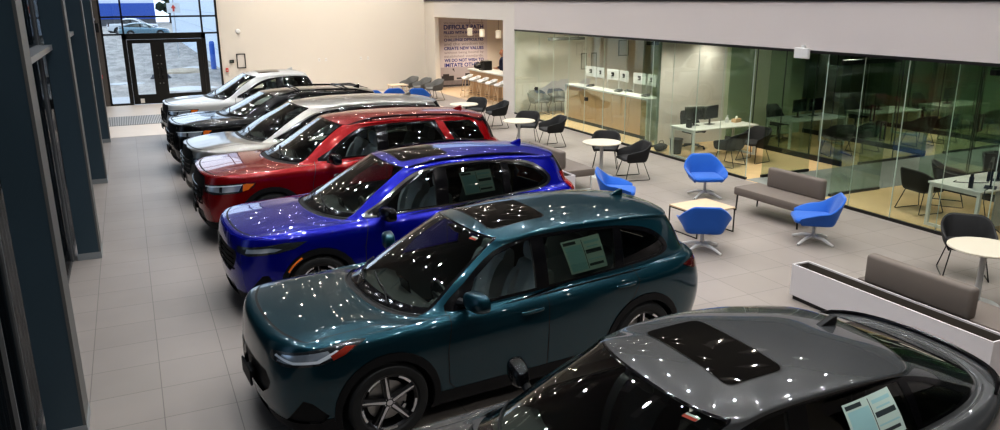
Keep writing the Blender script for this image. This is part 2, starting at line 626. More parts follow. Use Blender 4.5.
# ------------------------------------------------------------------ shared car pieces
def car_mats():
    d = {}
    d['black'] = pbr('gloss_black_trim', (.004, .004, .005), rough=.10, spec=.4)
    d['plastic'] = pbr('matte_black_plastic', (.008, .008, .009), rough=.55, spec=.25)
    d['seam'] = pbr('gap_dark_recess_shade', (.004, .004, .004), rough=.8)
    d['tire'] = pbr('tyre_rubber', (.010, .010, .010), rough=.7, bump=.2, bscale=40)
    d['alloy'] = pbr('machined_alloy', (.62, .63, .65), rough=.25, metal=1.0)
    d['darkalloy'] = pbr('black_alloy', (.012, .012, .014), rough=.28, metal=.3, coat=.5)
    d['chrome'] = pbr('bright_chrome', (.85, .86, .88), rough=.08, metal=1.0)
    d['glass'] = glass('car_glass', (.88, .92, .90), .06, power=3.5)
    d['shield'] = glass('windshield_glass', (.72, .80, .75), .07, power=3.2)
    d['privacy'] = glass('privacy_glass', (.22, .25, .23), .06, power=3.5)
    d['midglass'] = glass('medium_tint_glass', (.34, .38, .34), .06, power=3.5)
    d['roofglass'] = pbr('sunroof_glass', (.006, .0055, .005), rough=.03, spec=.35)
    d['lamp'] = pbr('headlight_housing', (.035, .04, .045), rough=.12, coat=1.0, metal=.3)
    d['lampclear'] = pbr('headlight_reflector', (.62, .70, .80), rough=.15, metal=.7, coat=1.0)
    d['drl'] = pbr('light_bar_white', (.75, .80, .86), rough=.15, coat=1.0)
    d['amber'] = pbr('amber_reflector', (.75, .18, .02), rough=.2, coat=1.0)
    d['redreflector'] = pbr('front_red_reflector', (.30, .03, .015), rough=.2, coat=1.0)
    d['red'] = pbr('taillight_red', (.28, .008, .008), rough=.1, coat=1.0)
    d['reddark'] = pbr('taillight_smoked_red', (.06, .004, .005), rough=.1, coat=1.0)
    d['seatgrey'] = pbr('seat_leather_grey', (.42, .46, .48), rough=.5, bump=.05)
    d['seatblack'] = pbr('seat_leather_black', (.02, .02, .022), rough=.5, bump=.05)
    d['dash'] = pbr('dashboard_soft', (.018, .018, .019), rough=.55)
    d['liner'] = pbr('cabin_liner', (.07, .07, .07), rough=.8)
    d['paper'] = pbr('sticker_paper', (.55, .68, .62), rough=.6)
    d['paperblue'] = pbr('sticker_column_tint', (.36, .60, .62), rough=.6)
    d['ink'] = pbr('sticker_ink', (.03, .045, .05), rough=.6)
    d['steel'] = pbr('brake_steel', (.35, .34, .33), rough=.4, metal=.9)
    return d

MESHCACHE = {}
def cached(key, build):
    if key not in MESHCACHE:
        MESHCACHE[key] = build()
    return MESHCACHE[key]

def as_mesh(name, bm, mats, smooth=True, angle=35):
    me = bpy.data.meshes.new(name)
    bm.normal_update(); bm.to_mesh(me); bm.free()
    for m in (mats if isinstance(mats, (list, tuple)) else [mats]): me.materials.append(m)
    if smooth:
        for p in me.polygons: p.use_smooth = True
        me.set_sharp_from_angle(angle=math.radians(angle))
    return me

def tire_mesh(D):
    def b():
        bm = NB()
        R, w = 1.0, .30       # unit radius; axis Y; outer face at -Y
        prof = [(.70, .10), (.72, .26), (.76, .31), (.86, .335), (.94, .315), (.985, .26), (1.0, .20)]
        for y in (.15, .145, .09, .085): pass
        prof += [(1.0, .155), (.975, .15), (.975, .13), (1.0, .125), (1.0, .04), (.975, .035), (.975, .015), (1.0, .01)]
        prof = [(r, y) for r, y in prof]
        full = [(r, -y) for r, y in prof] + [(r, y) for r, y in prof[::-1]]
        lathe(bm, full, 'Y', seg=56)
        for f in [f for f in bm.faces if len(f.verts) > 8]: bmesh.ops.delete(bm, geom=[f], context='FACES')
        return as_mesh('tire', bm, D['tire'])
    return cached('tire', b)

def rim_mesh(D, style):
    """unit tyre radius; outer face toward -Y"""
    def b():
        bm = NB()
        # barrel and lip
        lathe(bm, [(.70, .22), (.66, .20), (.64, -.20), (.69, -.255), (.725, -.262), (.735, -.25), (.715, -.22), (.70, -.1)], 'Y', seg=48)
        for f in [f for f in bm.faces if len(f.verts) > 8]: bmesh.ops.delete(bm, geom=[f], context='FACES')
        for f in bm.faces: f.material_index = 1
        # hub
        lathe(bm, [(0.0001, -.235), (.085, -.232), (.10, -.215), (.16, -.20), (.17, -.14), (.15, -.05)], 'Y', seg=24, mi=1)
        lathe(bm, [(0.0001, -.246), (.075, -.243), (.08, -.23)], 'Y', seg=20, mi=0)
        n = 5 if style != 'six' else 6
        for k in range(n):
            a = 2 * PI * k / n + .25
            ca, sa = math.cos(a), math.sin(a)
            def pt(r, t, y): return (ca * r - sa * t, y, sa * r + ca * t)
            # dark spoke pair with a bright machined blade on its face
            for (w0, w1, dy, m) in ((.085, .075, -.19, 1), (.036, .020, -.235, 0)):
                vs = []
                for (r, w, y) in ((.10, w0, dy - .012), (.40, w1 * (1.0 if m else 1.5), dy - .008), (.69, w1 * (1.5 if m else .9), dy + .0 if m else dy - .012)):
                    vs.append([bm.verts.new(pt(r, -w, y)), bm.verts.new(pt(r, w, y)), bm.verts.new(pt(r, w * 1.15, y + (.12 if m else .05))), bm.verts.new(pt(r, -w * 1.15, y + (.12 if m else .05)))])
                for i in range(2):
                    for e in range(4):
                        f = bm.faces.new((vs[i][e], vs[i][(e + 1) % 4], vs[i + 1][(e + 1) % 4], vs[i + 1][e])); f.material_index = m
            # bright arc inside the lip between spokes
            a2 = a + PI / n
            seg = 8; w = .30 if style == 'five' else .2
            A, B = [], []
            for i in range(seg + 1):
                t = a + .22 + (w * 2) * i / seg * .9
                A.append(bm.verts.new((math.cos(t) * .64, -.248, math.sin(t) * .64))); B.append(bm.verts.new((math.cos(t) * .70, -.262, math.sin(t) * .70)))
            for i in range(seg):
                f = bm.faces.new((A[i], A[i + 1], B[i + 1], B[i])); f.material_index = 0
            # lug nut
            cyl(bm, (math.cos(a2) * .115, -.235, math.sin(a2) * .115), (math.cos(a2) * .115, -.2, math.sin(a2) * .115), .018, seg=6, mi=0)
        # brake disc and caliper behind the spokes
        lathe(bm, [(.12, -.06), (.50, -.06), (.50, -.02), (.12, -.02)], 'Y', seg=32, mi=2)
        box(bm, (.43, -.06, .18), (.13, .12, .30), .02, rot=Matrix.Rotation(-.4, 4, 'Y'), mi=1)
        bmesh.ops.recalc_face_normals(bm, faces=bm.faces[:])
        return as_mesh('rim', bm, [D['alloy'], D['darkalloy'], D['steel']])
    return cached('rim' + style, b)

def seat_mesh(D, colr, wide):
    """car seat: cushion front at -x ... occupant faces -x"""
    def b():
        bm = NB(); w = 1.22 if wide else .50
        def slab(pts, w, bev):   # side profile (x,z) extruded over y
            prism(bm, pts, -w / 2, w / 2, 'Y')
        prof_c = spline2([(-.30, .26), (-.33, .36), (-.22, .40), (.10, .36), (.24, .34), (.26, .24), (0, .20)], 4)
        prof_b = spline2([(.14, .32), (.20, .60), (.30, .92), (.36, .98), (.42, .96), (.42, .80), (.36, .50), (.30, .28), (.22, .24)], 4)
        slab(prof_c, w, 0); slab(prof_b, w * .96, 0)
        for s in (-1, 1):
            if not wide:
                prism(bm, spline2([(-.30, .33), (-.22, .43), (.1, .42), (.22, .34), (0, .30)], 4), s * w * .34, s * w * .52, 'Y')
                prism(bm, spline2([(.12, .42), (.14, .66), (.24, .86), (.32, .86), (.28, .5), (.22, .36)], 4), s * w * .33, s * w * .50, 'Y')
        hs = (-.42, 0, .42) if wide else (0,)
        for h in hs:
            prism(bm, spline2([(.33, 1.02), (.31, 1.12), (.34, 1.20), (.40, 1.20), (.43, 1.10), (.41, 1.01)], 4), h - .13, h + .13, 'Y')
            for s in (-.05, .05): cyl(bm, (.39, h + s, .94), (.375, h + s, 1.04), .008, seg=6)
        bmesh.ops.recalc_face_normals(bm, faces=bm.faces[:])
        return as_mesh('seat', bm, D[colr], angle=50)
    return cached(('seat', colr, wide), b)

def blob(bm, c, s, n=2.6, seg=20, rows=12, taper=0.0, mi=0):
    """superellipsoid; taper narrows toward +x"""
    V = []
    f = lambda w: math.copysign(abs(w) ** (2 / n), w)
    for j in range(1, rows):
        ph = -PI / 2 + PI * j / rows
        R = []
        for i in range(seg):
            th = 2 * PI * i / seg
            x = f(math.cos(ph)) * f(math.cos(th)); y = f(math.cos(ph)) * f(math.sin(th)); z = f(math.sin(ph))
            k = 1 - taper * (x + 1) / 2
            R.append(bm.verts.new((c[0] + s[0] * x, c[1] + s[1] * y * k, c[2] + s[2] * z * k)))
        V.append(R)
    t = bm.verts.new((c[0], c[1], c[2] + s[2])); b = bm.verts.new((c[0], c[1], c[2] - s[2]))
    fs = []
    for j in range(len(V) - 1):
        for i in range(seg): fs.append(bm.faces.new((V[j][i], V[j][(i + 1) % seg], V[j + 1][(i + 1) % seg], V[j + 1][i])))
    for i in range(seg):
        fs.append(bm.faces.new((V[-1][i], V[-1][(i + 1) % seg], t))); fs.append(bm.faces.new((V[0][(i + 1) % seg], V[0][i], b)))
    for q in fs: q.material_index = mi
    return bm

def make_car(S, loc, rz, label, cat='car', group=None):
    D = car_mats()
    pm = S['paint']
    root = empty(S['name'], loc, rz, label, cat, group)
    root.scale = (S.get('scale', 1.03),) * 3
    xm = plmap(*S['xmap']); zm = plmap(*S['zmap']); ys = S['ys']
    T = lambda pts: [(float(xm(a)), float(zm(b))) for a, b in pts]
    Ty = lambda pts: [(a * ys, float(zm(b))) for a, b in pts]
    B = Body(S, S.get('res', 6))
    lod = S.get('lod', 0)
    fw, rw = S['axles']; tr = S['tyre']
    # ---- wheel openings
    ar = tr + .055
    for nm, wx in (('front', fw), ('rear', rw)):
        B.cut('arch_' + nm, [(a, b) for a, b in circ(wx, tr, ar + S.get('archw', .055))if b > 0], v=(0, 6.2), u=(.85, 3.1))
        B.cut('hole', circ(wx, tr - .02, ar), v=(0, 6.2), u=(.85, 3.1))
    # ---- lower cladding
    L = B.idx('sill'); vs_ = S.get('cladv', 2.1)
    for f in B.bm.faces:
        c, u, v = B.info(f)
        if v < vs_ and f[B.lab] == 0: f[B.lab] = L
    # ---- nose
    for nm, pts in S.get('nose', []):
        B.cut(nm, Ty(pts), 'yz', u=(0, 1.0), v=(0, 7))
    ang = S.get('hl_ang', 35)
    for nm, pts in S.get('corner', []):
        B.cut(nm, pts, 'rot', ang=ang, u=(.45, 1.35), v=(0, 7.6))
    # ---- hood and cowl
    hk = S.get('hoodk', .95)
    h0 = S.get('hood0', 7.12)
    B.uv('hoodgap', 0, hk + .02, h0 - .10, 9.86, only=['body'])
    B.uv('hood', 0, hk, h0, 9.80, only=['hoodgap'])
    B.uv('cowl', 0, .95, 9.86, 10, only=['body', 'hoodgap'])
    # ---- glasshouse
    wk = S.get('wk', .93)
    B.uv('frit', 0, wk, 10, 13.9, only=['body'])
    B.uv('shield', 0, wk - .03, 10.3, 13.72, only=['frit'])
    rk = S.get('rk', 3.2); rv = S.get('rv', (10.2, 13.6))
    if S.get('rear_trim', True): B.uv('reartrim', rk - .12, 4, rv[0] - .1, rv[1] + .12, only=['body'])
    B.uv('backlight', rk, 4, rv[0], rv[1], only=['reartrim', 'body'])
    if 'chromeline' in S:
        B.cut('chrome', spline2(S['chromeline'], 4), v=(8.8, 14), u=(.8, 3.4))
    B.cut('dlo', spline2(S['dlo'], 4), v=(9.3, 14), u=(.8, 3.4))
    for nm, poly in S['windows']:
        B.cut(nm, poly, v=(9.6, 14), u=(.8, 3.4))
    for nm, poly in S.get('pillars', []):
        B.cut(nm, poly, v=(9.3, 14), u=(.8, 3.4), only=['dlo'])
    if 'sticker' in S:
        st = S['sticker']     # corner points bl, br, tr, tl
        q = [Vector(p) for p in st]
        pt = lambda s, t: tuple((q[0] * (1 - s) + q[1] * s) * (1 - t) + (q[3] * (1 - s) + q[2] * s) * t)
        B.cut('stick', [pt(0, 0), pt(1, 0), pt(1, 1), pt(0, 1)], v=(9.6, 14), u=(.8, 3.4), only=[n for n, _ in S['windows']])
        if S.get('stickdetail', True):
            for nm, (s0, s1, t0, t1) in [('stick_b', (.05, .48, .06, .82)), ('stick_b', (.56, .95, .80, .88)), ('stick_k', (.04, .36, .86, .95)), ('stick_k', (.54, .96, .50, .62)), ('stick_k', (.54, .93, .12, .20)), ('stick_b', (.54, .96, .30, .34)), ('stick_k', (.50, .515, .05, .95)), ('stick_b', (.6, .9, .68, .72))]:
                B.cut(nm, [pt(s0, t0), pt(s1, t0), pt(s1, t1), pt(s0, t1)], v=(9.6, 14), u=(.8, 3.4), only=['stick', 'stick_b'])
    # ---- roof panel
    if 'sunroof' in S:
        x0, x1, w = S['sunroof']
        B.cut('sungap', rrect(x1 - x0 + .025, 2 * w + .025, .07, 4, (x0 + x1) / 2, 0), 'xy', v=(13.5, 16))
        B.cut('sunroof', rrect(x1 - x0, 2 * w, .06, 4, (x0 + x1) / 2, 0), 'xy', v=(13.5, 16))
    # ---- tail
    for nm, pts in S.get('tail', []):
        B.cut(nm, pts, 'xz', u=(2.7, 3.6), v=(2, 11))
    # ---- door shut lines and panels
    if not S.get('nodoors'):
        fd, rd = S['doors']
        B.cut('front_door', fd, v=(2, 10.2), u=(.9, 3.0), only=['body'])
        B.cut('rear_door', rd, v=(2, 10.2), u=(.9, 3.0), only=['body'])
        for seam in S['seams']:
            B.cut('seam', stroke(seam, .011), v=(2, 10.2), u=(.9, 3.1), only=['body', 'front_door', 'rear_door'])
    if 'fuel' in S:
        cx, cz, r = S['fuel']
        B.cut('seam', circ(cx, cz, r, 20), v=(3, 8), u=(2.3, 3.1), only=['body'])
        B.cut('body', circ(cx, cz, r - .006, 20), v=(3, 8), u=(2.3, 3.1), only=['seam'])
    B.bake()
    # ---- panels
    M = B.mesh
    M('body', ['body', ('seam', 1), ('hoodgap', 1), ('reartrim', 2), ('frit', 2), ('sungap', 1)], [pm, D['seam'], D['black']], root)
    hd = M('hood', ['hood'], pm, root)
    M('cowl_panel', ['cowl'], D['plastic'], root, off=-.012)
    M('windshield', ['shield'], D['shield'], root)
    M('rear_window', ['backlight'], D[S.get('rearglass', 'privacy')], root)
    cm = D['plastic'] if S.get('clad', True) else pm
    sl = M('sill_trim', ['sill'], cm, root, off=.004)
    for s in (-1, 1):
        for nm in ('front', 'rear'):
            M('wheel_arch_trim', ['arch_' + nm], cm if S.get('arch_clad', True) else pm, root, side=s, off=.008 if S.get('arch_clad', True) else 0)
        fdo = M('front_door', ['front_door'], pm, root, side=s)
        rdo = M('rear_door', ['rear_door'], pm, root, side=s)
        M('window_trim', ['dlo'], D['black'], root, side=s, off=.001)
        M('chrome_window_surround', ['chrome'], D['chrome'], root, side=s, off=.004)
        M('painted_pillar', ['paintpillar'], pm, root, side=s, off=.002)
        for nm, _ in S['windows']:
            gm = S.get('glasses', {}).get(nm, 'glass' if nm == 'front_window' else 'privacy')
            M(nm, [nm] + (['stick', 'stick_b', 'stick_k'] if nm == S.get('stickwin', 'rear_door_window') else []), D[gm], root, side=s, off=-.003)
        if s == -1:
            M('price_sticker', ['stick', ('stick_b', 1), ('stick_k', 2)], [D['paper'], D['paperblue'], D['ink']], root, side=s, off=S.get('stickoff', -.009))
        h = M('headlight', ['headlight', ('headreflector', 1)], [D['lamp'], D['lampclear']], root, side=s, off=.002)
        if h:
            M('light_bar', ['drl'], D['drl'], h, side=s, off=.004)
            M('marker_reflector', ['amber'], D[S.get('markercol', 'amber')], h, side=s, off=.004)
        M('bumper_vent', ['vent'], D['plastic'], root, side=s, off=-.015)
        M('side_marker', ['marker'], D['amber'], root, side=s, off=.012)
        M('taillight', ['taillight', ('tailsmoke', 1)], [D[S.get('tailcol', 'reddark')], D['black']], root, side=s, off=.006)
    M('grille', ['grille'], D['plastic'], root, off=-.03)
    M('chrome_strip', ['grillechrome'], D['chrome'], root, off=.004)
    M('lower_intake', ['intake'], D['plastic'], root, off=-.02)
    if 'sunroof' in S:
        M('sunroof', ['sunroof'], D['roofglass'], root, off=.003)
    # grille bars
    if 'bars' in S and lod < 2:
        bm = NB()
        for z in S['bars'][2]:
            pts = []
            for y in np.linspace(-S['bars'][0], S['bars'][0], 11):
                P, _ = S_front(B, abs(y), z)
                pts.append((P + S['bars'][1], y, z))
            tube(bm, pts, .008, seg=6)
        if S['bars'][3]:
            for y in np.linspace(-S['bars'][0], S['bars'][0], S['bars'][3]):
                pts = []
                for z in np.linspace(S['bars'][2][0], S['bars'][2][-1], 4):
                    P, _ = S_front(B, abs(y), z)
                    pts.append((P + S['bars'][1], y, z))
                tube(bm, pts, .006, seg=6)
        obj('grille_bars', bm, D['black'], root, smooth=True)
    # inner skin, floor pan
    liner = M('cabin_liner', ['body', 'front_door', 'rear_door', 'dlo', 'reartrim', 'chrome', 'paintpillar', 'seam'], D['liner'], root, off=-.03, inner=True,
              where=lambda c: xm(1.25) < c[0] < xm(4.25) and c[2] > .42 and not (c[2] > zm(.95) and c[0] < xm(1.3)))
    bm = NB()
    x0, x1 = xm(.25), xm(4.35); w = .60 * ys
    poly = [(x0, -w * .8), (fw - ar - .1, -w), (rw + ar + .1, -w), (x1, -w * .85), (x1, w * .85), (rw + ar + .1, w), (fw - ar - .1, w), (x0, w * .8)]
    prism(bm, poly, S.get('pan', .20), S.get('pan', .20) + .12, 'Z')
    for sgn in (-1, 1):       # rocker boxes close the flank between the wheels
        bx(fw + ar, rw - ar, sgn * w, sgn * .84 * ys, .21, .40, bm=bm)
    for wx in (fw, rw):     # wheel wells
        for sgn in (-1, 1):
            n = 14; y0 = sgn * .50 * ys; y1 = sgn * .86 * ys
            A = [bm.verts.new((wx + ar * math.cos(PI * i / n), y0, tr - .02 + ar * math.sin(PI * i / n))) for i in range(n + 1)]
            E = [bm.verts.new((wx + ar * math.cos(PI * i / n), y1, tr - .02 + ar * math.sin(PI * i / n))) for i in range(n + 1)]
            for i in range(n): bm.faces.new((A[i], A[i + 1], E[i + 1], E[i]))
            bm.faces.new(A)
    obj('underbody', bm, D['plastic'], root)
    # ---- wheels
    for wx in (fw, rw):
        for s in (-1, 1):
            wh = link('wheel', None, root)
            wh.location = (wx, s * (S['track'] - .0), tr); wh.rotation_euler = (0, S.get('wrot', .15) + wx, 0 if s < 0 else PI)
            wh.scale = (tr, tr * .98, tr)
            link('tire', tire_mesh(D), wh)
            link('rim', rim_mesh(D, S.get('rim', 'five')), wh)
    # ---- mirrors
    mx, my, mz = S['mirror']
    mm = pm if S.get('mirror_paint') else D['black']
    for s in (-1, 1):
        bm = NB()
        blob(bm, (mx, s * my, mz), (.085, .135, .085), n=2.8)
        for w_ in bm.verts:
            if w_.co.x > mx + .03: w_.co.x = mx + .03 + (w_.co.x - mx - .03) * .4
            w_.co.x += abs(w_.co.y - s * (my - .13)) * .18
        mo = obj('side_mirror', bm, mm, root, smooth=True)
        bm = NB()
        tube(bm, [(mx + .02, s * (my - .10), mz - .05), (mx, s * (my - .19), mz - .07), (mx - .02, s * (my - .25), mz - .08)], [.035, .03, .045], seg=8)
        obj('mirror_stalk', bm, D['plastic'], mo, smooth=True)
    # ---- handles
    if not S.get('nodoors') and lod < 2:
        for s in (-1, 1):
            for (hx, hz) in S['handles']:
                k_, v_ = near(B, hx, hz)
                p, n = B.at(k_, v_)
                n = Vector((n.x, n.y, n.z)); p = Vector(p)
                bm = NB()
                yy = s * p.y; o = .022
                tube(bm, [(p.x - .11, yy + s * .002, p.z - .004), (p.x - .085, yy + s * o, p.z), (p.x, yy + s * (o + .006), p.z + .004), (p.x + .085, yy + s * o, p.z + .006), (p.x + .11, yy + s * .002, p.z + .004)], [.012, .016, .017, .016, .012], seg=8)
                blob(bm, (p.x, yy, p.z - .006), (.075, .005, .026), n=2, seg=14, rows=8, mi=1)  # flat dark blob paints the shade of the handle recess
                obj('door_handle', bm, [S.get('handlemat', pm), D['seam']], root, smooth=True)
    # ---- roof rails and cross bars
    if 'rails' in S:
        x0, x1, yy, hh = S['rails']
        for s in (-1, 1):
            bm = NB(); pts = []
            for i in range(13):
                x = x0 + (x1 - x0) * i / 12
                zt = roof_z(B, x, yy)
                e = min(i, 12 - i)
                pts.append((x, s * (yy - .004 * abs(i - 6)), zt + (hh if e > 1 else (.35 * hh if e == 1 else -.01))))
            tube(bm, pts, [.018 if 0 < i < 12 else .022 for i in range(13)], seg=8)
            for i in (2, 6, 10):
                cyl(bm, (pts[i][0], pts[i][1], pts[i][2] - hh - .03), pts[i], .014, seg=8)
            obj('roof_rail', bm, D['black'], root, smooth=True)
        for cxb in S.get('crossbars', []):
            bm = NB()
            zt = roof_z(B, cxb, 0)
            tube(bm, [(cxb, y, zt + hh * .9 - .03 * (y / .6)**2) for y in np.linspace(-yy - .03, yy + .03, 7)], .018, seg=8)
            obj('cross_bar', bm, D['black'], root, smooth=True)
    # ---- aerial fin
    if 'fin' in S:
        fx = S['fin']; zt = roof_z(B, fx, 0)
        bm = NB()
        prism(bm, [(fx - .12, zt - .01), (fx - .04, zt + .022), (fx + .05, zt + .056), (fx + .085, zt + .06), (fx + .09, zt - .01)], -.024, .024, 'Y', bev=.012)
        obj('antenna_fin', bm, S.get('finmat', pm), root, smooth=True)
    # ---- plate holder
    if S.get('plate'):
        pz = S['plate']
        xq, _ = S_front(B, 0, pz)
        bm = NB(); box(bm, (xq - .025, 0, pz), (.02, .34, .14), .008)
        box(bm, (xq - .0, 0, pz), (.05, .2, .06), .005)
        obj('plate_holder', bm, D['plastic'], root)
    # ---- wipers
    if lod < 2:
        for (y0, y1, r) in S.get('wipers', [(-.45, .12, 0), (.12, .62, 0)]):
            pts = []
            for t in np.linspace(0, 1, 6):
                yy = y0 + (y1 - y0) * t
                kk = np.interp(abs(yy), np.abs(B_row_y(B, 10.35)), KS[:8])
                p, n = B.at(kk, 10.25 + .35 * t * (1 if r == 0 else 1), .012)
                pts.append((p.x, math.copysign(p.y, yy), p.z))
            bm = NB(); tube(bm, pts, .008, seg=6)
            a, b = Vector(pts[0]), Vector(pts[3])
            tube(bm, [a + Vector((-.06, 0, -.02)), a * .5 + b * .5 + Vector((-.02, 0, .03)), b], .006, seg=6)
            obj('wiper', bm, D['plastic'], root, smooth=True)
    if 'lip' in S:
        k0, vv = S['lip']; pts = []
        for k in list(np.linspace(k0, 4, 14)): 
            p_, n_ = B.at(k, vv, .012); pts.append(p_)
        full = [(q.x, q.y, q.z) for q in pts] + [(q.x, -q.y, q.z) for q in pts[::-1][1:]]
        bm = NB(); tube(bm, full, [.012] + [.02] * (len(full) - 2) + [.012], seg=8)
        obj('lip_spoiler', bm, D['black'], root, smooth=True)
    # ---- cabin
    zs = float(zm(1.0)) - 1.0
    sc = S.get('seatcol', 'seatblack')
    for s in (-1, 1):
        o = link('front_seat', seat_mesh(D, sc, False), root); o.location = (xm(2.28), s * .37, .13 + zs * .9)
    o = link('rear_seat', seat_mesh(D, sc, True), root); o.location = (S.get('rearseat', xm(3.12)), 0, .15 + zs * .9)
    bm = NB()
    dz = float(zm(.99))
    cwl = []
    P_ = []
    for y in np.linspace(-.66, .66, 9):
        kk = float(np.interp(abs(y), B_row_y(B, 10), KS[:8]))
        p, _ = B.at(kk, 10.0)
        P_.append((p.x, y * ys, p.z))
    rows_ = []
    for (dx, dzz) in ((.03, -.05), (.22, -.035), (.42, -.04), (.52, -.09), (.55, -.2), (.50, -.42)):
        rows_.append([bm.verts.new((p[0] * .35 + P_[4][0] * .65 + dx, p[1], p[2] * .3 + dz * .7 + dzz)) for p in P_])
    for j in range(len(rows_) - 1):
        for i in range(8): bm.faces.new((rows_[j][i], rows_[j][i + 1], rows_[j + 1][i + 1], rows_[j + 1][i]))
    bmesh.ops.recalc_face_normals(bm, faces=bm.faces[:])
    dsh = obj('dashboard', bm, D['dash'], root, smooth=True)
    dx0 = P_[4][0] + .45
    bm = NB(); box(bm, (dx0 - .02, 0, dz + .02), (.015, .22, .13), .006, rot=Matrix.Rotation(-.2, 4, 'Y'))
    obj('dashboard_screen', bm, D['black'], dsh)
    bm = NB()
    pts = [(dx0 + .17 + .06 * math.sin(a) * -1 * .4, -.37 + .18 * math.cos(a), dz - .03 + .17 * math.sin(a)) for a in np.linspace(0, 2 * PI, 21)[:-1]]
    tube(bm, pts, .014, seg=8, closed=True)
    box(bm, (dx0 + .16, -.37, dz - .04), (.05, .14, .10), .02)
    box(bm, (dx0 + .17, -.37, dz - .03), (.02, .34, .03), .008)
    cyl(bm, (dx0 + .02, -.37, dz - .1), (dx0 + .16, -.37, dz - .04), .03, seg=10)
    obj('steering_wheel', bm, D['dash'], root, smooth=True)
    p, n = B.at(0, 13.2)
    bm = NB(); blob(bm, (p.x + .10, 0, p.z - .05), (.02, .12, .035))
    cyl(bm, (p.x + .02, 0, p.z - .0), (p.x + .09, 0, p.z - .045), .012, seg=8)
    obj('rear_view_mirror', bm, D['dash'], root, smooth=True)
    if S.get('extra'): S['extra'](S, B, root, D)
    return root

def B_row_y(B, v):
    P = B.srf.ev(np.array([uk(k) for k in KS[:8]]), np.full(8, float(v)))
    return np.maximum.accumulate(P[:, 1] + np.arange(8) * 1e-6)

def S_front(B, y, z):
    """x of the nose surface at (y,z), by search over the bumper rows"""
    best = None
    us = np.array([uk(k) for k in np.linspace(0, 1.0, 21)]); vs = np.linspace(1, 7.2, 40)
    U, V = np.meshgrid(us, vs); P = B.srf.ev(U, V)
    d = (P[..., 1] - y)**2 + (P[..., 2] - z)**2
    j, i = np.unravel_index(np.argmin(d), d.shape)
    return float(P[j, i, 0]), None

def near(B, x, z):
    ks = np.linspace(1.1, 3.0, 120); vs = np.linspace(2, 8, 60)
    U, V = np.meshgrid([uk(k) for k in ks], vs); P = B.srf.ev(U, V)
    d = (P[..., 0] - x)**2 + (P[..., 2] - z)**2
    j, i = np.unravel_index(np.argmin(d), d.shape)
    return float(ks[i]), float(vs[j])

def roof_z(B, x, y):
    us = np.linspace(0, B.srf.N, 90); vs = np.linspace(12.8, 16, 50)
    U, V = np.meshgrid(us, vs); P = B.srf.ev(U, V)
    d = (P[..., 0] - x)**2 + (P[..., 1] - abs(y))**2
    j, i = np.unravel_index(np.argmin(d), d.shape)
    return float(P[j, i, 2])
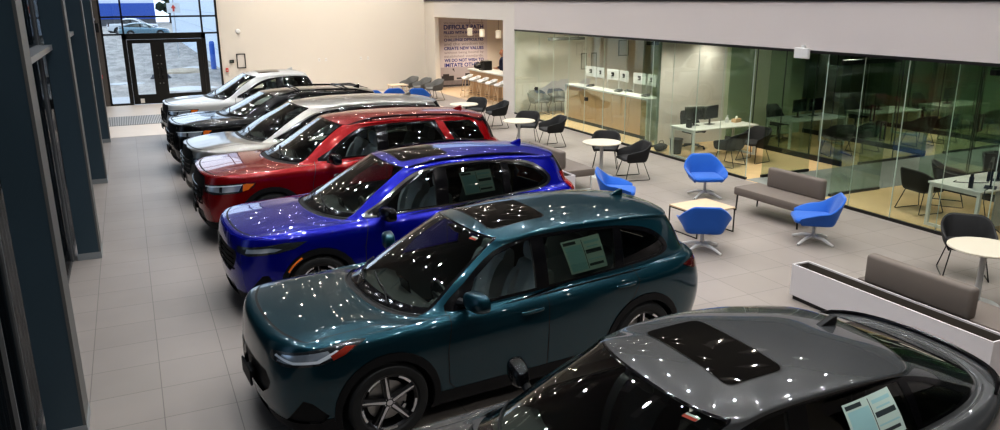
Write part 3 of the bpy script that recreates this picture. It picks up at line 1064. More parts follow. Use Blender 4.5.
# ================================================================== the cars in the room
ident = ((0, 5), (0, 5))
TEALROWS = [(.22, .22, .14, .13, .14, .21, .20, .20, .28), (.10, .14, .05, .07, .07, .20, .19, .19, .27), (.03, .05, .02, .035, .03, .30, .30, .30, .40),
        (.00, .00, .00, .012, .0, .50, .50, .52, .60), (.010, .00, .0, .0, .0, .69, .71, .74, .80), (.030, .03, .008, .0, .02, .87, .865, .90, .93),
        (.06, .045, .026, .022, .04, .945, .94, .985, 1.0), (.13, .07, .055, .075, .06, .982, .968, 1.06, 1.045)]
def spec_small_suv():
    S = dict(name='compact_suv', xmap=ident, zmap=ident, ys=1.0, paint=paint('teal_paint', (.003, .034, .049), metal=.55, rough=.28),
        wk=.96, ucuts=[.95, .97, .96, .93, .90, 3.2, 3.08], vcuts=[7.02, 7.12, 9.80, 9.86, 10.3, 13.72, 13.9, 10.1, 10.2, 13.6],
        axles=(.93, 3.585), tyre=.35, track=.79, plate=.50,
        nose=[('grille', [(-.05, .46), (.36, .46), (.50, .54), (.54, .62), (.46, .69), (-.05, .70)]),
              ('intake', [(-.05, .235), (.46, .24), (.40, .35), (-.05, .36)])],
        corner=[('vent', [(.50, .33), (.78, .30), (.84, .36), (.73, .49), (.66, .52)]),
                ('headlight', [(.36, 0.840), (.50, 0.800), (.80, 0.815), (.98, 0.875), (1.12, 0.960), (1.02, 0.970), (.75, 0.940), (.5, 0.915), (.38, 0.895)]),
                ('headreflector', [(.44, 0.830), (.78, 0.830), (.90, 0.870), (.86, 0.925), (.50, 0.895)]),
                ('drl', [(.42, 0.865), (.60, 0.830), (.80, 0.835), (.96, 0.910), (.92, 0.923), (.78, 0.858), (.60, 0.852), (.44, 0.883)]),
                ('amber', [(.90, 0.845), (.985, 0.880), (1.05, 0.935), (.98, 0.940), (.88, 0.885)])],
        markercol='redreflector',
        dlo=[(1.50, 1.008), (2.0, 1.022), (2.5, 1.045), (3.0, 1.07), (3.5, 1.095), (3.86, 1.125), (3.97, 1.19), (3.88, 1.315), (3.70, 1.40), (3.4, 1.455), (3.0, 1.487), (2.7, 1.497), (2.4, 1.488), (2.18, 1.448), (1.98, 1.37), (1.73, 1.20)],
        windows=[('front_window', [(1.70, 1.035), (2.39, 1.062), (2.42, 1.465), (2.27, 1.442), (2.06, 1.378), (1.83, 1.228)]),
                 ('rear_door_window', [(2.52, 1.066), (3.27, 1.098), (3.33, 1.44), (3.0, 1.465), (2.55, 1.467)]),
                 ('quarter_window', [(3.37, 1.105), (3.84, 1.14), (3.925, 1.195), (3.83, 1.30), (3.68, 1.368), (3.42, 1.43)])],
        glasses={'rear_door_window': 'midglass'},
        sticker=[(2.78, 1.11), (3.19, 1.13), (3.16, 1.42), (2.72, 1.40)],
        sunroof=(2.12, 2.72, .42), fin=3.86,
        tail=[('taillight', [(4.08, 1.00), (4.25, .93), (4.6, .90), (4.6, 1.0), (4.3, 1.035)])],
        doors=([(1.50, 1.02), (1.46, .7), (1.47, .40), (1.54, .32), (2.46, .32), (2.47, 1.06)], [(2.47, 1.06), (2.46, .32), (3.05, .32), (3.14, .50), (3.27, .68), (3.42, .80), (3.50, .95), (3.46, 1.10)]),
        seams=[[(1.51, 1.03), (1.46, .7), (1.47, .40), (1.54, .32), (2.46, .32), (3.05, .32), (3.14, .50), (3.27, .68), (3.42, .80), (3.50, .95), (3.46, 1.10)], [(2.465, 1.06), (2.46, .32)]],
        handles=[(2.30, .90), (3.32, .945)], mirror=(1.67, 1.0, 1.13), mirror_paint=True, rows=TEALROWS, seatcol='seatgrey')
    return S

BLUNT = [(.22, .22, .14, .13, .14, .21, .20, .20, .28), (.10, .14, .05, .07, .07, .20, .19, .19, .27), (.03, .05, .02, .035, .03, .30, .30, .30, .40),
        (.00, .00, .00, .012, .0, .47, .50, .52, .60), (.004, .00, .0, .0, .0, .66, .70, .74, .80), (.018, .03, .006, .0, .02, .81, .82, .90, .93),
        (.042, .045, .022, .022, .04, .878, .895, .985, 1.0), (.10, .07, .05, .075, .06, .922, .935, 1.06, 1.045)]
def base_suv(**kw):
    kw.setdefault('rows', BLUNT); kw.setdefault('wk', .93)
    S = spec_small_suv()
    for k in ('sticker', 'sunroof', 'fin', 'tail', 'corner', 'nose', 'markercol', 'mirror_paint', 'glasses'):
        S.pop(k, None)
    S.update(kw)
    return S

def spec_blue_suv():
    return base_suv(name='crossover_suv', paint=paint('blue_paint', (.0006, .003, .22), metal=.4, rough=.26), ys=1.02,
        xmap=((0, .93, 1.2, 2.0, 3.0, 3.585, 4.2, 4.567), (0, .95, 1.27, 2.04, 3.1, 3.65, 4.40, 4.69)),
        zmap=((0, .3, .9, 1.0, 1.5, 1.62), (0, .31, .985, 1.075, 1.565, 1.68)),
        axles=(.95, 3.65), tyre=.355, track=.81, hoodbump=.012,
        nose=[('grille', [(-.05, .52), (.40, .50), (.55, .60), (.60, .70), (.58, .76), (-.05, .78)]),
              ('intake', [(-.05, .26), (.52, .27), (.48, .38), (-.05, .39)])],
        bars=(.55, -.002, (.60, .66, .72, .78), 0),
        corner=[('vent', [(.52, .33), (.80, .30), (.90, .36), (.80, .56), (.74, .56)]),
                ('headlight', [(.42, 0.825), (.60, 0.795), (.90, 0.815), (1.08, 0.850), (1.20, 0.920), (1.0, 0.930), (.7, 0.905), (.44, 0.895)]),
                ('headreflector', [(.56, 0.825), (.88, 0.835), (.96, 0.860), (.84, 0.885), (.58, 0.875)])],
        chromeline=[(1.53, 1.068), (2.2, 1.082), (2.8, 1.10), (3.4, 1.124), (3.98, 1.162), (4.145, 1.27), (3.98, 1.44), (3.72, 1.53), (3.3, 1.570), (2.9, 1.585), (2.53, 1.568), (2.26, 1.512), (2.02, 1.39), (1.76, 1.22)],
        dlo=[(1.60, 1.088), (2.2, 1.102), (2.8, 1.12), (3.4, 1.145), (3.95, 1.185), (4.10, 1.27), (3.95, 1.42), (3.7, 1.505), (3.3, 1.548), (2.9, 1.563), (2.55, 1.545), (2.29, 1.490), (2.05, 1.375), (1.8, 1.22)],
        windows=[('front_window', [(1.78, 1.105), (2.46, 1.118), (2.49, 1.515), (2.32, 1.475), (2.10, 1.37), (1.90, 1.245)]),
                 ('rear_door_window', [(2.62, 1.122), (3.40, 1.155), (3.42, 1.52), (3.05, 1.545), (2.66, 1.54)]),
                 ('quarter_window', [(3.50, 1.165), (3.93, 1.2), (4.05, 1.27), (3.93, 1.395), (3.72, 1.475), (3.53, 1.505)])],
        sticker=[(2.86, 1.19), (3.28, 1.205), (3.26, 1.47), (2.82, 1.46)],
        rails=(2.2, 4.05, .585, .016), fin=4.0, sunroof=(2.16, 2.8, .40),
        tail=[('taillight', [(4.30, 1.40), (4.42, 1.40), (4.75, 1.05), (4.75, .87), (4.48, .94), (4.50, 1.03), (4.40, 1.14)])], tailcol='red',
        seams=[[(1.56, 1.09), (1.50, .75), (1.50, .42), (1.57, .33), (2.55, .33), (3.12, .33), (3.22, .5), (3.36, .70), (3.52, .84), (3.62, 1.0), (3.58, 1.16)], [(2.545, 1.11), (2.54, .33)]],
        doors=([(1.55, 1.09), (1.50, .75), (1.50, .42), (1.57, .33), (2.54, .33), (2.55, 1.11)], [(2.55, 1.11), (2.54, .33), (3.12, .33), (3.22, .5), (3.36, .70), (3.52, .84), (3.62, 1.0), (3.58, 1.16)]),
        handles=[(2.36, .97), (3.40, 1.01)], mirror=(1.74, 1.03, 1.14), plate=None, extra=blue_extra)

def blue_extra(S, B, root, D):
    for s in (-1, 1):
        bm = NB()
        pts = []
        for a in np.linspace(118, 148, 6):
            x = .95 + .425 * math.cos(math.radians(a)); z = .355 + .425 * math.sin(math.radians(a))
            k, v = near(B, max(.45, x), z); 
            us = np.linspace(uk(.85), uk(1.5), 80); vs = np.linspace(1, 7, 60)
            U, V = np.meshgrid(us, vs); P = B.srf.ev(U, V)
            d = (P[..., 0] - x)**2 + (P[..., 2] - z)**2
            j, i = np.unravel_index(np.argmin(d), d.shape)
            pts.append((x, s * (P[j, i, 1] + .012), z))
        tube(bm, pts, .013, seg=6)
        obj('side_marker', bm, D['amber'], root, smooth=True)

def spec_red_suv():
    return base_suv(name='three_row_suv', paint=paint('red_paint', (.19, .0006, .003), metal=.35, rough=.26), ys=1.075,
        xmap=((0, .93, 1.2, 2.0, 3.0, 3.585, 4.2, 4.567), (0, 1.0, 1.40, 2.12, 3.25, 3.89, 4.80, 5.08)),
        zmap=((0, .3, .9, 1.0, 1.5, 1.62), (0, .36, 1.07, 1.155, 1.66, 1.775)),
        axles=(1.0, 3.89), tyre=.385, track=.845, hoodbump=.008, crown=.03,
        nose=[('grille', [(-.05, .56), (.46, .56), (.56, .66), (.62, .84), (.55, .90), (-.05, .91)]),
              ('intake', [(-.05, .28), (.55, .29), (.50, .45), (-.05, .46)])],
        bars=(.55, -.004, (.64, .72, .80, .88), 9),
        corner=[('vent', [(.60, .36), (.88, .36), (.98, .50), (.92, .64), (.86, .64), (.78, .5)]),
                ('headlight', [(.44, .845), (.64, .815), (.98, .83), (1.16, .90), (1.20, .97), (1.0, .975), (.46, .955)]),
                ('headreflector', [(.50, .865), (.74, .845), (.98, .855), (1.02, .94), (.52, .935)]),
                ('headlight', [(.72, .85), (.76, .85), (.77, .94), (.73, .94)]),
                ('drl', [(.48, .925), (1.02, .94), (1.04, .955), (.48, .942)]),
                ('amber', [(1.03, .85), (1.10, .87), (1.18, .955), (1.08, .965), (1.04, .955)])],
        dlo=[(1.75, 1.175), (2.4, 1.19), (3.1, 1.205), (3.8, 1.22), (4.5, 1.24), (4.66, 1.28), (4.56, 1.50), (4.44, 1.605), (4.0, 1.635), (3.4, 1.65), (2.9, 1.648), (2.5, 1.61), (2.24, 1.50), (2.0, 1.34)],
        windows=[('front_window', [(1.96, 1.20), (2.70, 1.215), (2.73, 1.615), (2.54, 1.58), (2.30, 1.485), (2.10, 1.36)]),
                 ('rear_door_window', [(2.88, 1.218), (3.92, 1.24), (3.68, 1.60), (3.66, 1.615), (2.92, 1.625)]),
                 ('quarter_window', [(4.16, 1.25), (4.55, 1.265), (4.62, 1.29), (4.52, 1.49), (4.42, 1.58), (3.90, 1.60)])],
        pillars=[('paintpillar', [(3.99, 1.10), (4.14, 1.10), (3.86, 1.70), (3.73, 1.70)]), ('paintpillar', [(4.60, 1.2), (4.75, 1.2), (4.65, 1.7), (3.85, 1.7), (3.88, 1.615), (4.40, 1.60), (4.54, 1.50)])],
        rails=(2.3, 4.65, .625, .035), fin=4.45,
        tail=[('taillight', [(4.72, 1.22), (4.85, 1.22), (5.1, 1.18), (5.1, 1.0), (4.85, 1.02)])],
        seams=[[(1.70, 1.17), (1.62, .85), (1.62, .46), (1.69, .37), (2.79, .37), (3.34, .37), (3.44, .55), (3.60, .80), (3.80, .95), (3.93, 1.1), (3.95, 1.23)], [(2.80, 1.20), (2.79, .37)]],
        doors=([(1.70, 1.17), (1.62, .85), (1.62, .46), (1.69, .37), (2.79, .37), (2.80, 1.20)], [(2.80, 1.20), (2.79, .37), (3.34, .37), (3.44, .55), (3.60, .80), (3.80, .95), (3.93, 1.1), (3.95, 1.23)]),
        handles=[(2.58, 1.06), (3.70, 1.08)], mirror=(1.94, 1.10, 1.23), plate=.50, wrot=.5)

def spec_silver_van():
    S = spec_red_suv()
    S.update(name='minivan', paint=paint('silver_paint', (.24, .23, .215), metal=.7, rough=.3), ys=1.07,
        xmap=((0, .93, 1.2, 2.0, 3.0, 3.585, 4.2, 4.567), (0, 1.0, 1.22, 2.12, 3.4, 4.0, 4.98, 5.2)),
        zmap=((0, .3, .9, 1.0, 1.5, 1.62), (0, .30, 1.0, 1.09, 1.60, 1.735)), hoodbump=.03,
        axles=(1.0, 4.0), tyre=.35, clad=False, arch_clad=False,
        corner=[('vent', [(.62, .34), (.88, .34), (.94, .44), (.8, .48)]),
                ('headlight', [(.42, .79), (.64, .75), (.95, .77), (1.14, .84), (1.22, .93), (1.0, .925), (.44, .88)]),
                ('headreflector', [(.50, .80), (.74, .775), (.98, .80), (1.04, .87), (.52, .86)])],
        nose=[('grille', [(-.05, .52), (.46, .52), (.56, .62), (.64, .82), (.55, .90), (-.05, .92)]),
              ('intake', [(-.05, .26), (.55, .27), (.50, .40), (-.05, .41)])], bars=(.55, -.004, (.60, .68, .76, .84), 0),
        chromeline=[(1.52, 1.09), (2.4, 1.105), (3.1, 1.12), (4.0, 1.13), (4.7, 1.16), (4.88, 1.24), (4.70, 1.50), (4.5, 1.56), (4.0, 1.585), (3.4, 1.60), (2.9, 1.595), (2.4, 1.535), (2.06, 1.40), (1.76, 1.24)],
        dlo=[(1.58, 1.108), (2.4, 1.122), (3.1, 1.137), (4.0, 1.148), (4.7, 1.178), (4.84, 1.24), (4.68, 1.485), (4.5, 1.54), (4.0, 1.565), (3.4, 1.58), (2.9, 1.577), (2.42, 1.515), (2.08, 1.385), (1.8, 1.24)],
        windows=[('front_quarter_window', [(1.76, 1.128), (2.02, 1.134), (2.04, 1.33)]),
                 ('front_window', [(2.08, 1.135), (2.78, 1.145), (2.80, 1.555), (2.60, 1.535), (2.40, 1.475), (2.12, 1.375)]),
                 ('rear_door_window', [(2.92, 1.147), (3.82, 1.16), (3.84, 1.555), (2.94, 1.56)]),
                 ('quarter_window', [(3.94, 1.165), (4.68, 1.195), (4.78, 1.245), (4.64, 1.47), (4.48, 1.52), (3.96, 1.545)])],
        mirror=(1.98, 1.09, 1.17), mirror_paint=True, handles=[(2.66, .98), (3.05, 1.0)], plate=.45, pillars=[], lod=1)
    S.pop('rails'); S.pop('tail')
    S['tail'] = [('taillight', [(4.88, 1.18), (5.0, 1.2), (5.25, 1.12), (5.25, .95), (4.98, 1.0)])]
    return S

def spec_black_suv():
    S = spec_red_suv()
    S.update(name='off_road_suv', paint=paint('black_paint', (.004, .004, .005), metal=.2, rough=.22),
        xmap=((0, .93, 1.2, 2.0, 3.0, 3.585, 4.2, 4.567), (0, .98, 1.38, 2.10, 3.2, 3.80, 4.55, 4.84)),
        axles=(.98, 3.80), hoodbump=.02, ridge=.016, crossbars=(2.75, 3.85), rails=(2.25, 4.4, .625, .06), fin=4.25,
        windows=[('front_window', [(1.96, 1.20), (2.70, 1.215), (2.73, 1.615), (2.54, 1.58), (2.30, 1.485), (2.10, 1.36)]),
                 ('rear_door_window', [(2.88, 1.218), (3.70, 1.235), (3.60, 1.60), (2.92, 1.625)]),
                 ('quarter_window', [(3.82, 1.24), (4.32, 1.26), (4.40, 1.29), (4.32, 1.48), (4.2, 1.57), (3.74, 1.60)])],
        dlo=[(1.75, 1.175), (2.4, 1.19), (3.1, 1.205), (3.8, 1.22), (4.32, 1.24), (4.44, 1.28), (4.36, 1.50), (4.24, 1.595), (3.9, 1.63), (3.4, 1.65), (2.9, 1.648), (2.5, 1.61), (2.24, 1.50), (2.0, 1.34)],
        pillars=[], tail=[('taillight', [(4.5, 1.22), (4.62, 1.22), (4.9, 1.18), (4.9, 1.0), (4.62, 1.02)])], lod=1,
        zmap=((0, .3, .9, 1.0, 1.5, 1.62), (0, .36, 1.07, 1.15, 1.535, 1.64)))
    lo = lambda z: z if z < 1.17 else 1.17 + (z - 1.17) * .78
    S['dlo'] = [(a, lo(b)) for a, b in S['dlo']]
    S['windows'] = [(n, [(a, lo(b)) for a, b in q]) for n, q in S['windows']]
    S['rails'] = (2.25, 4.4, .60, .035)
    return S

def spec_pickup():
    S = spec_red_suv()
    S.update(name='pickup_truck', paint=paint('white_paint', (.42, .42, .41), metal=.0, rough=.3),
        xmap=((0, .93, 1.2, 2.0, 3.0, 3.585, 4.2, 4.567), (0, 1.0, 1.40, 2.12, 3.3, 4.18, 4.95, 5.33)), axles=(1.0, 4.18),
        nodoors=False, lod=1, rear_trim=False, rearglass='privacy',
        cb=[(0, 1.02, 0, 1.03), (.4, 1.05, .34, 1.025), (.7, 1.14, .56, 1.01), (.9, 1.27, .69, .995), (1.0, 1.37, .735, .988), (1.15, 1.52, .775, .99),
            (1.45, 1.75, .805, 1.0), (2, 2.2, .825, 1.03), (2.5, 2.75, .825, 1.04), (2.75, 3.02, .81, 1.045), (2.9, 3.12, .79, 1.045),
            (3.0, 3.16, .75, 1.045), (3.15, 3.18, .60, 1.045), (3.5, 3.19, .34, 1.045), (4, 3.2, 0, 1.045)],
        top=[(0, 1.97, 0, 1.555), (.4, 1.985, .26, 1.548), (.7, 2.03, .42, 1.533), (.9, 2.10, .525, 1.513), (1.0, 2.16, .56, 1.505), (1.15, 2.25, .585, 1.515),
             (1.45, 2.40, .60, 1.54), (2, 2.55, .61, 1.55), (2.5, 2.75, .61, 1.545), (2.75, 2.88, .60, 1.53), (2.9, 2.95, .585, 1.515),
             (3.0, 2.98, .55, 1.51), (3.15, 3.0, .45, 1.52), (3.5, 3.01, .26, 1.535), (4, 3.015, 0, 1.54)],
        roof=((1.9, 2.2, 2.5, 2.8, 2.95, 3.05), (1.565, 1.595, 1.61, 1.60, 1.58, 1.55)), rc_ends=(2.3, 2.8),
        dlo=[(1.75, 1.175), (2.4, 1.19), (3.0, 1.20), (3.50, 1.205), (3.53, 1.35), (3.44, 1.60), (3.2, 1.64), (2.9, 1.648), (2.5, 1.61), (2.24, 1.50), (2.0, 1.34)],
        windows=[('front_window', [(1.96, 1.20), (2.62, 1.215), (2.64, 1.61), (2.54, 1.58), (2.30, 1.485), (2.10, 1.36)]),
                 ('rear_door_window', [(2.78, 1.218), (3.42, 1.225), (3.44, 1.36), (3.36, 1.59), (2.80, 1.625)])],
        pillars=[], tail=[('taillight', [(5.02, 1.20), (5.4, 1.20), (5.4, .88), (5.08, .88)])],
        seams=[[(1.70, 1.17), (1.62, .85), (1.62, .46), (1.69, .37), (2.70, .37), (3.50, .37), (3.56, .6), (3.56, 1.2)], [(2.71, 1.20), (2.70, .37)]],
        doors=([(1.70, 1.17), (1.62, .85), (1.62, .46), (1.69, .37), (2.70, .37), (2.71, 1.20)], [(2.71, 1.20), (2.70, .37), (3.50, .37), (3.56, .6), (3.56, 1.2)]),
        handles=[(2.5, 1.06), (3.38, 1.08)], sunroof=(2.42, 2.95, .42), fin=3.3, extra=pickup_bed, smoothbelt=True, rk=3.3)
    S.pop('rails'); S['rearseat'] = 2.95
    st_ = lambda x: x + .20 * float(sstep(1.7, 2.9, np.array(x)))
    for kk in ('cb', 'top'): S[kk] = [(a, st_(b), c_, d) for a, b, c_, d in S[kk]]
    S['roof'] = (tuple(st_(x) for x in S['roof'][0]), S['roof'][1]); S['rc_ends'] = (2.35, 3.0)
    sq = lambda x: x + .19 * float(sstep(1.9, 3.1, np.array(x)))
    S['dlo'] = [(sq(a), b) for a, b in S['dlo']]
    S['windows'] = [(n, [(sq(a), b) for a, b in q]) for n, q in S['windows']]
    S['seams'] = [[(sq(a), b) for a, b in q] for q in S['seams']]
    S['doors'] = tuple([(sq(a), b) for a, b in q] for q in S['doors'])
    return S

def pickup_bed(S, B, root, D):
    # load bed: floor, walls and tailgate cap sunk between the flanks
    pm = S['paint']
    bm = NB()
    bx(4.02, 5.18, -.70, .70, 1.19, 1.21, bm=bm)
    for s in (-1, 1): bx(4.0, 5.2, s * .70, s * .78, 1.20, 1.235, bm=bm, bev=.008)
    bx(5.16, 5.24, -.76, .76, 1.2, 1.235, bm=bm, bev=.008)
    obj('bed_cover', bm, D['plastic'], root)

def spec_sedan():
    S = spec_small_suv()
    for k in ('chromeline', 'tail', 'corner', 'nose', 'sticker', 'sunroof', 'plate'): S.pop(k, None)
    S.update(name='sedan', paint=paint('grey_paint', (.055, .057, .059), metal=.0, rough=.25), xmap=ident, zmap=ident, ys=1.0,
        plan=[(0, 0.00, 0), (.4, .025, .35), (.7, .09, .60), (.9, .20, .745), (1.05, .42, .845), (1.2, .68, .895), (1.45, 1.15, .915), (2, 2.5, .93),
              (2.5, 3.5, .925), (2.75, 4.05, .90), (2.9, 4.40, .865), (3.0, 4.60, .81), (3.15, 4.79, .69), (3.5, 4.93, .38), (4, 4.97, 0)],
        cb=[(0, 1.32, 0, .955), (.4, 1.35, .36, .95), (.7, 1.45, .58, .935), (.9, 1.60, .695, .925), (1.0, 1.70, .735, .925), (1.15, 1.85, .765, .93), (1.45, 2.15, .79, .94), (2, 2.75, .80, .96),
            (2.5, 3.5, .785, .985), (2.75, 4.0, .75, 1.0), (2.9, 4.30, .71, 1.01), (3.0, 4.46, .66, 1.035), (3.15, 4.59, .57, 1.06), (3.5, 4.69, .33, 1.085), (4, 4.72, 0, 1.09)],
        top=[(0, 2.24, 0, 1.397), (.4, 2.26, .29, 1.392), (.7, 2.32, .48, 1.377), (.9, 2.40, .58, 1.358), (1.0, 2.45, .60, 1.352), (1.15, 2.54, .612, 1.364), (1.45, 2.67, .615, 1.385), (2, 2.98, .62, 1.395),
             (2.5, 3.36, .61, 1.38), (2.75, 3.60, .59, 1.355), (2.9, 3.76, .57, 1.335), (3.0, 3.85, .54, 1.33), (3.15, 3.91, .45, 1.345), (3.5, 3.96, .25, 1.362), (4, 3.975, 0, 1.37)],
        rows=[(.22, .22, .14, .13, .14, .19, .17, .17, .25), (.10, .14, .05, .07, .07, .17, .16, .16, .24), (.03, .05, .02, .035, .03, .26, .25, .26, .36),
              (.00, .00, .00, .012, .0, .40, .44, .48, .55), (.015, .00, .0, .0, .0, .53, .60, .68, .74), (.045, .02, .01, .0, .02, .64, .72, .82, .90),
              (.085, .02, .03, .022, .05, .71, .79, .905, 1.02), (.17, .06, .055, .085, .09, .76, .84, .985, 1.07)],
        roof=((2.0, 2.3, 2.7, 3.1, 3.5, 4.0), (1.395, 1.42, 1.443, 1.445, 1.43, 1.37)), rc_ends=(2.55, 3.7), crown=.03, deckbump=.012,
        axles=(.98, 3.81), tyre=.335, track=.80, clad=False, arch_clad=False, archw=.02, rk=3.22, rv=(10.1, 13.75),
        nose=[('grille', [(-.05, .42), (.40, .42), (.56, .52), (.50, .62), (-.05, .64)]), ('intake', [(-.05, .20), (.55, .21), (.50, .32), (-.05, .33)])],
        corner=[('vent', [(.58, .30), (.85, .28), (.92, .36), (.80, .42)]),
                ('headlight', [(.40, .60), (.70, .57), (1.0, .62), (1.22, .72), (1.0, .715), (.42, .655)]),
                ('headreflector', [(.50, .61), (.72, .59), (.98, .635), (1.08, .68), (.52, .64)])],
        dlo=[(1.78, .945), (2.4, .965), (3.0, .985), (3.5, 1.0), (4.15, 1.02), (4.46, 1.055), (4.30, 1.13), (4.02, 1.235), (3.74, 1.305), (3.4, 1.35), (2.98, 1.365), (2.65, 1.345), (2.42, 1.29), (2.15, 1.17), (1.95, 1.06)],
        windows=[('front_window', [(1.96, .965), (2.72, .985), (2.78, 1.335), (2.64, 1.32), (2.44, 1.27), (2.15, 1.13)]),
                 ('rear_door_window', [(2.88, .99), (3.78, 1.018), (3.72, 1.285), (3.4, 1.328), (2.92, 1.342)]),
                 ('quarter_window', [(3.84, 1.022), (4.18, 1.038), (4.36, 1.062), (4.22, 1.125), (3.96, 1.228), (3.80, 1.268)])],
        sticker=[(3.24, 1.02), (3.68, 1.04), (3.60, 1.29), (3.18, 1.28)], stickoff=.0005, sunroof=(2.57, 3.0, .405), fin=3.78, lip=(3.0, 7.0), finmat=pbr('matte_black_plastic', (.008, .008, .009), rough=.55, spec=.25),
        tail=[('taillight', [(4.55, .93), (4.75, .88), (5.05, .86), (5.05, .96), (4.7, .97)])],
        seams=[[(1.86, .95), (1.60, .85), (1.56, .6), (1.56, .35), (1.62, .28), (2.82, .28), (3.30, .28), (3.40, .45), (3.52, .62), (3.68, .76), (3.84, .90), (3.84, 1.01)], [(2.83, .98), (2.82, .28)]],
        doors=([(1.86, .95), (1.60, .85), (1.56, .6), (1.56, .35), (1.62, .28), (2.82, .28), (2.83, .98)], [(2.83, .98), (2.82, .28), (3.30, .28), (3.40, .45), (3.52, .62), (3.68, .76), (3.84, .90), (3.84, 1.01)]),
        handles=[(2.66, .84), (3.66, .87)], mirror=(1.92, 1.0, 1.0), mirror_paint=False, fuel=(4.20, .84, .085), seatcol='seatblack', pan=.16, wk=.97, ucuts=[.95, .97, .94, 3.22, 3.1])
    return S
# ================================================================== the showroom
def st(name, bm, m, parent=None, smooth=False):
    o = obj(name, bm, m, parent, smooth)
    if parent is None: o['kind'] = 'structure'
    return o

def tile_mat():
    m, nt, out = _nt('porcelain_floor_tiles')
    b = nt.nodes.new('ShaderNodeBsdfPrincipled')
    tc = nt.nodes.new('ShaderNodeTexCoord')
    mp = nt.nodes.new('ShaderNodeMapping')
    mp.inputs['Location'].default_value = (.098, -13.78, 0)
    nt.links.new(tc.outputs['Object'], mp.inputs[0])
    br = nt.nodes.new('ShaderNodeTexBrick')
    br.offset = 0.0; br.squash = 1.0
    br.inputs['Scale'].default_value = 1.0
    br.inputs['Brick Width'].default_value = .63; br.inputs['Row Height'].default_value = .619
    br.inputs['Mortar Size'].default_value = .0045; br.inputs['Mortar Smooth'].default_value = .3
    br.inputs['Bias'].default_value = 0
    br.inputs['Color1'].default_value = (.25, .22, .20, 1); br.inputs['Color2'].default_value = (.27, .237, .217, 1)
    br.inputs['Mortar'].default_value = (.135, .12, .11, 1)
    nt.links.new(mp.outputs[0], br.inputs['Vector'])
    n = nt.nodes.new('ShaderNodeTexNoise'); n.inputs['Scale'].default_value = 1.3; n.inputs['Detail'].default_value = 8
    nt.links.new(tc.outputs['Object'], n.inputs['Vector'])
    rmp = nt.nodes.new('ShaderNodeMapRange'); rmp.inputs[3].default_value = .88; rmp.inputs[4].default_value = 1.10
    nt.links.new(n.outputs['Fac'], rmp.inputs[0])
    mx = nt.nodes.new('ShaderNodeMix'); mx.data_type = 'RGBA'; mx.blend_type = 'MULTIPLY'; mx.inputs[0].default_value = 1
    nt.links.new(br.outputs['Color'], mx.inputs[6]); nt.links.new(rmp.outputs[0], mx.inputs[7])
    nt.links.new(mx.outputs[2], b.inputs['Base Color'])
    b.inputs['Roughness'].default_value = .42; b.inputs['Specular IOR Level'].default_value = .35
    nt.links.new(b.outputs[0], out.inputs[0])
    return m

def wood_mat(name, c1, c2, scale=(1, 12, 1), rough=.45):
    m, nt, out = _nt(name)
    b = nt.nodes.new('ShaderNodeBsdfPrincipled')
    tc = nt.nodes.new('ShaderNodeTexCoord'); mp = nt.nodes.new('ShaderNodeMapping'); mp.inputs['Scale'].default_value = scale
    n = nt.nodes.new('ShaderNodeTexNoise'); n.inputs['Scale'].default_value = 2.5; n.inputs['Detail'].default_value = 6
    nt.links.new(tc.outputs['Object'], mp.inputs[0]); nt.links.new(mp.outputs[0], n.inputs['Vector'])
    mx = nt.nodes.new('ShaderNodeMix'); mx.data_type = 'RGBA'
    mx.inputs[6].default_value = (*c1, 1); mx.inputs[7].default_value = (*c2, 1)
    nt.links.new(n.outputs['Fac'], mx.inputs[0]); nt.links.new(mx.outputs[2], b.inputs['Base Color'])
    b.inputs['Roughness'].default_value = rough
    nt.links.new(b.outputs[0], out.inputs[0])
    return m

def mud_mat():
    m, nt, out = _nt('muddy_lot')
    b = nt.nodes.new('ShaderNodeBsdfPrincipled'); tc = nt.nodes.new('ShaderNodeTexCoord')
    n = nt.nodes.new('ShaderNodeTexNoise'); n.inputs['Scale'].default_value = .8; n.inputs['Detail'].default_value = 12; n.inputs['Roughness'].default_value = .75
    mp = nt.nodes.new('ShaderNodeMapping'); mp.inputs['Scale'].default_value = (1.6, .5, 1)
    nt.links.new(tc.outputs['Object'], mp.inputs[0]); nt.links.new(mp.outputs[0], n.inputs['Vector'])
    r = nt.nodes.new('ShaderNodeValToRGB')
    r.color_ramp.elements[0].position = .32; r.color_ramp.elements[0].color = (.16, .145, .13, 1)
    r.color_ramp.elements[1].position = .72; r.color_ramp.elements[1].color = (.56, .52, .47, 1)
    nt.links.new(n.outputs['Fac'], r.inputs[0]); nt.links.new(r.outputs[0], b.inputs['Base Color'])
    b.inputs['Roughness'].default_value = .8
    nt.links.new(b.outputs[0], out.inputs[0])
    return m

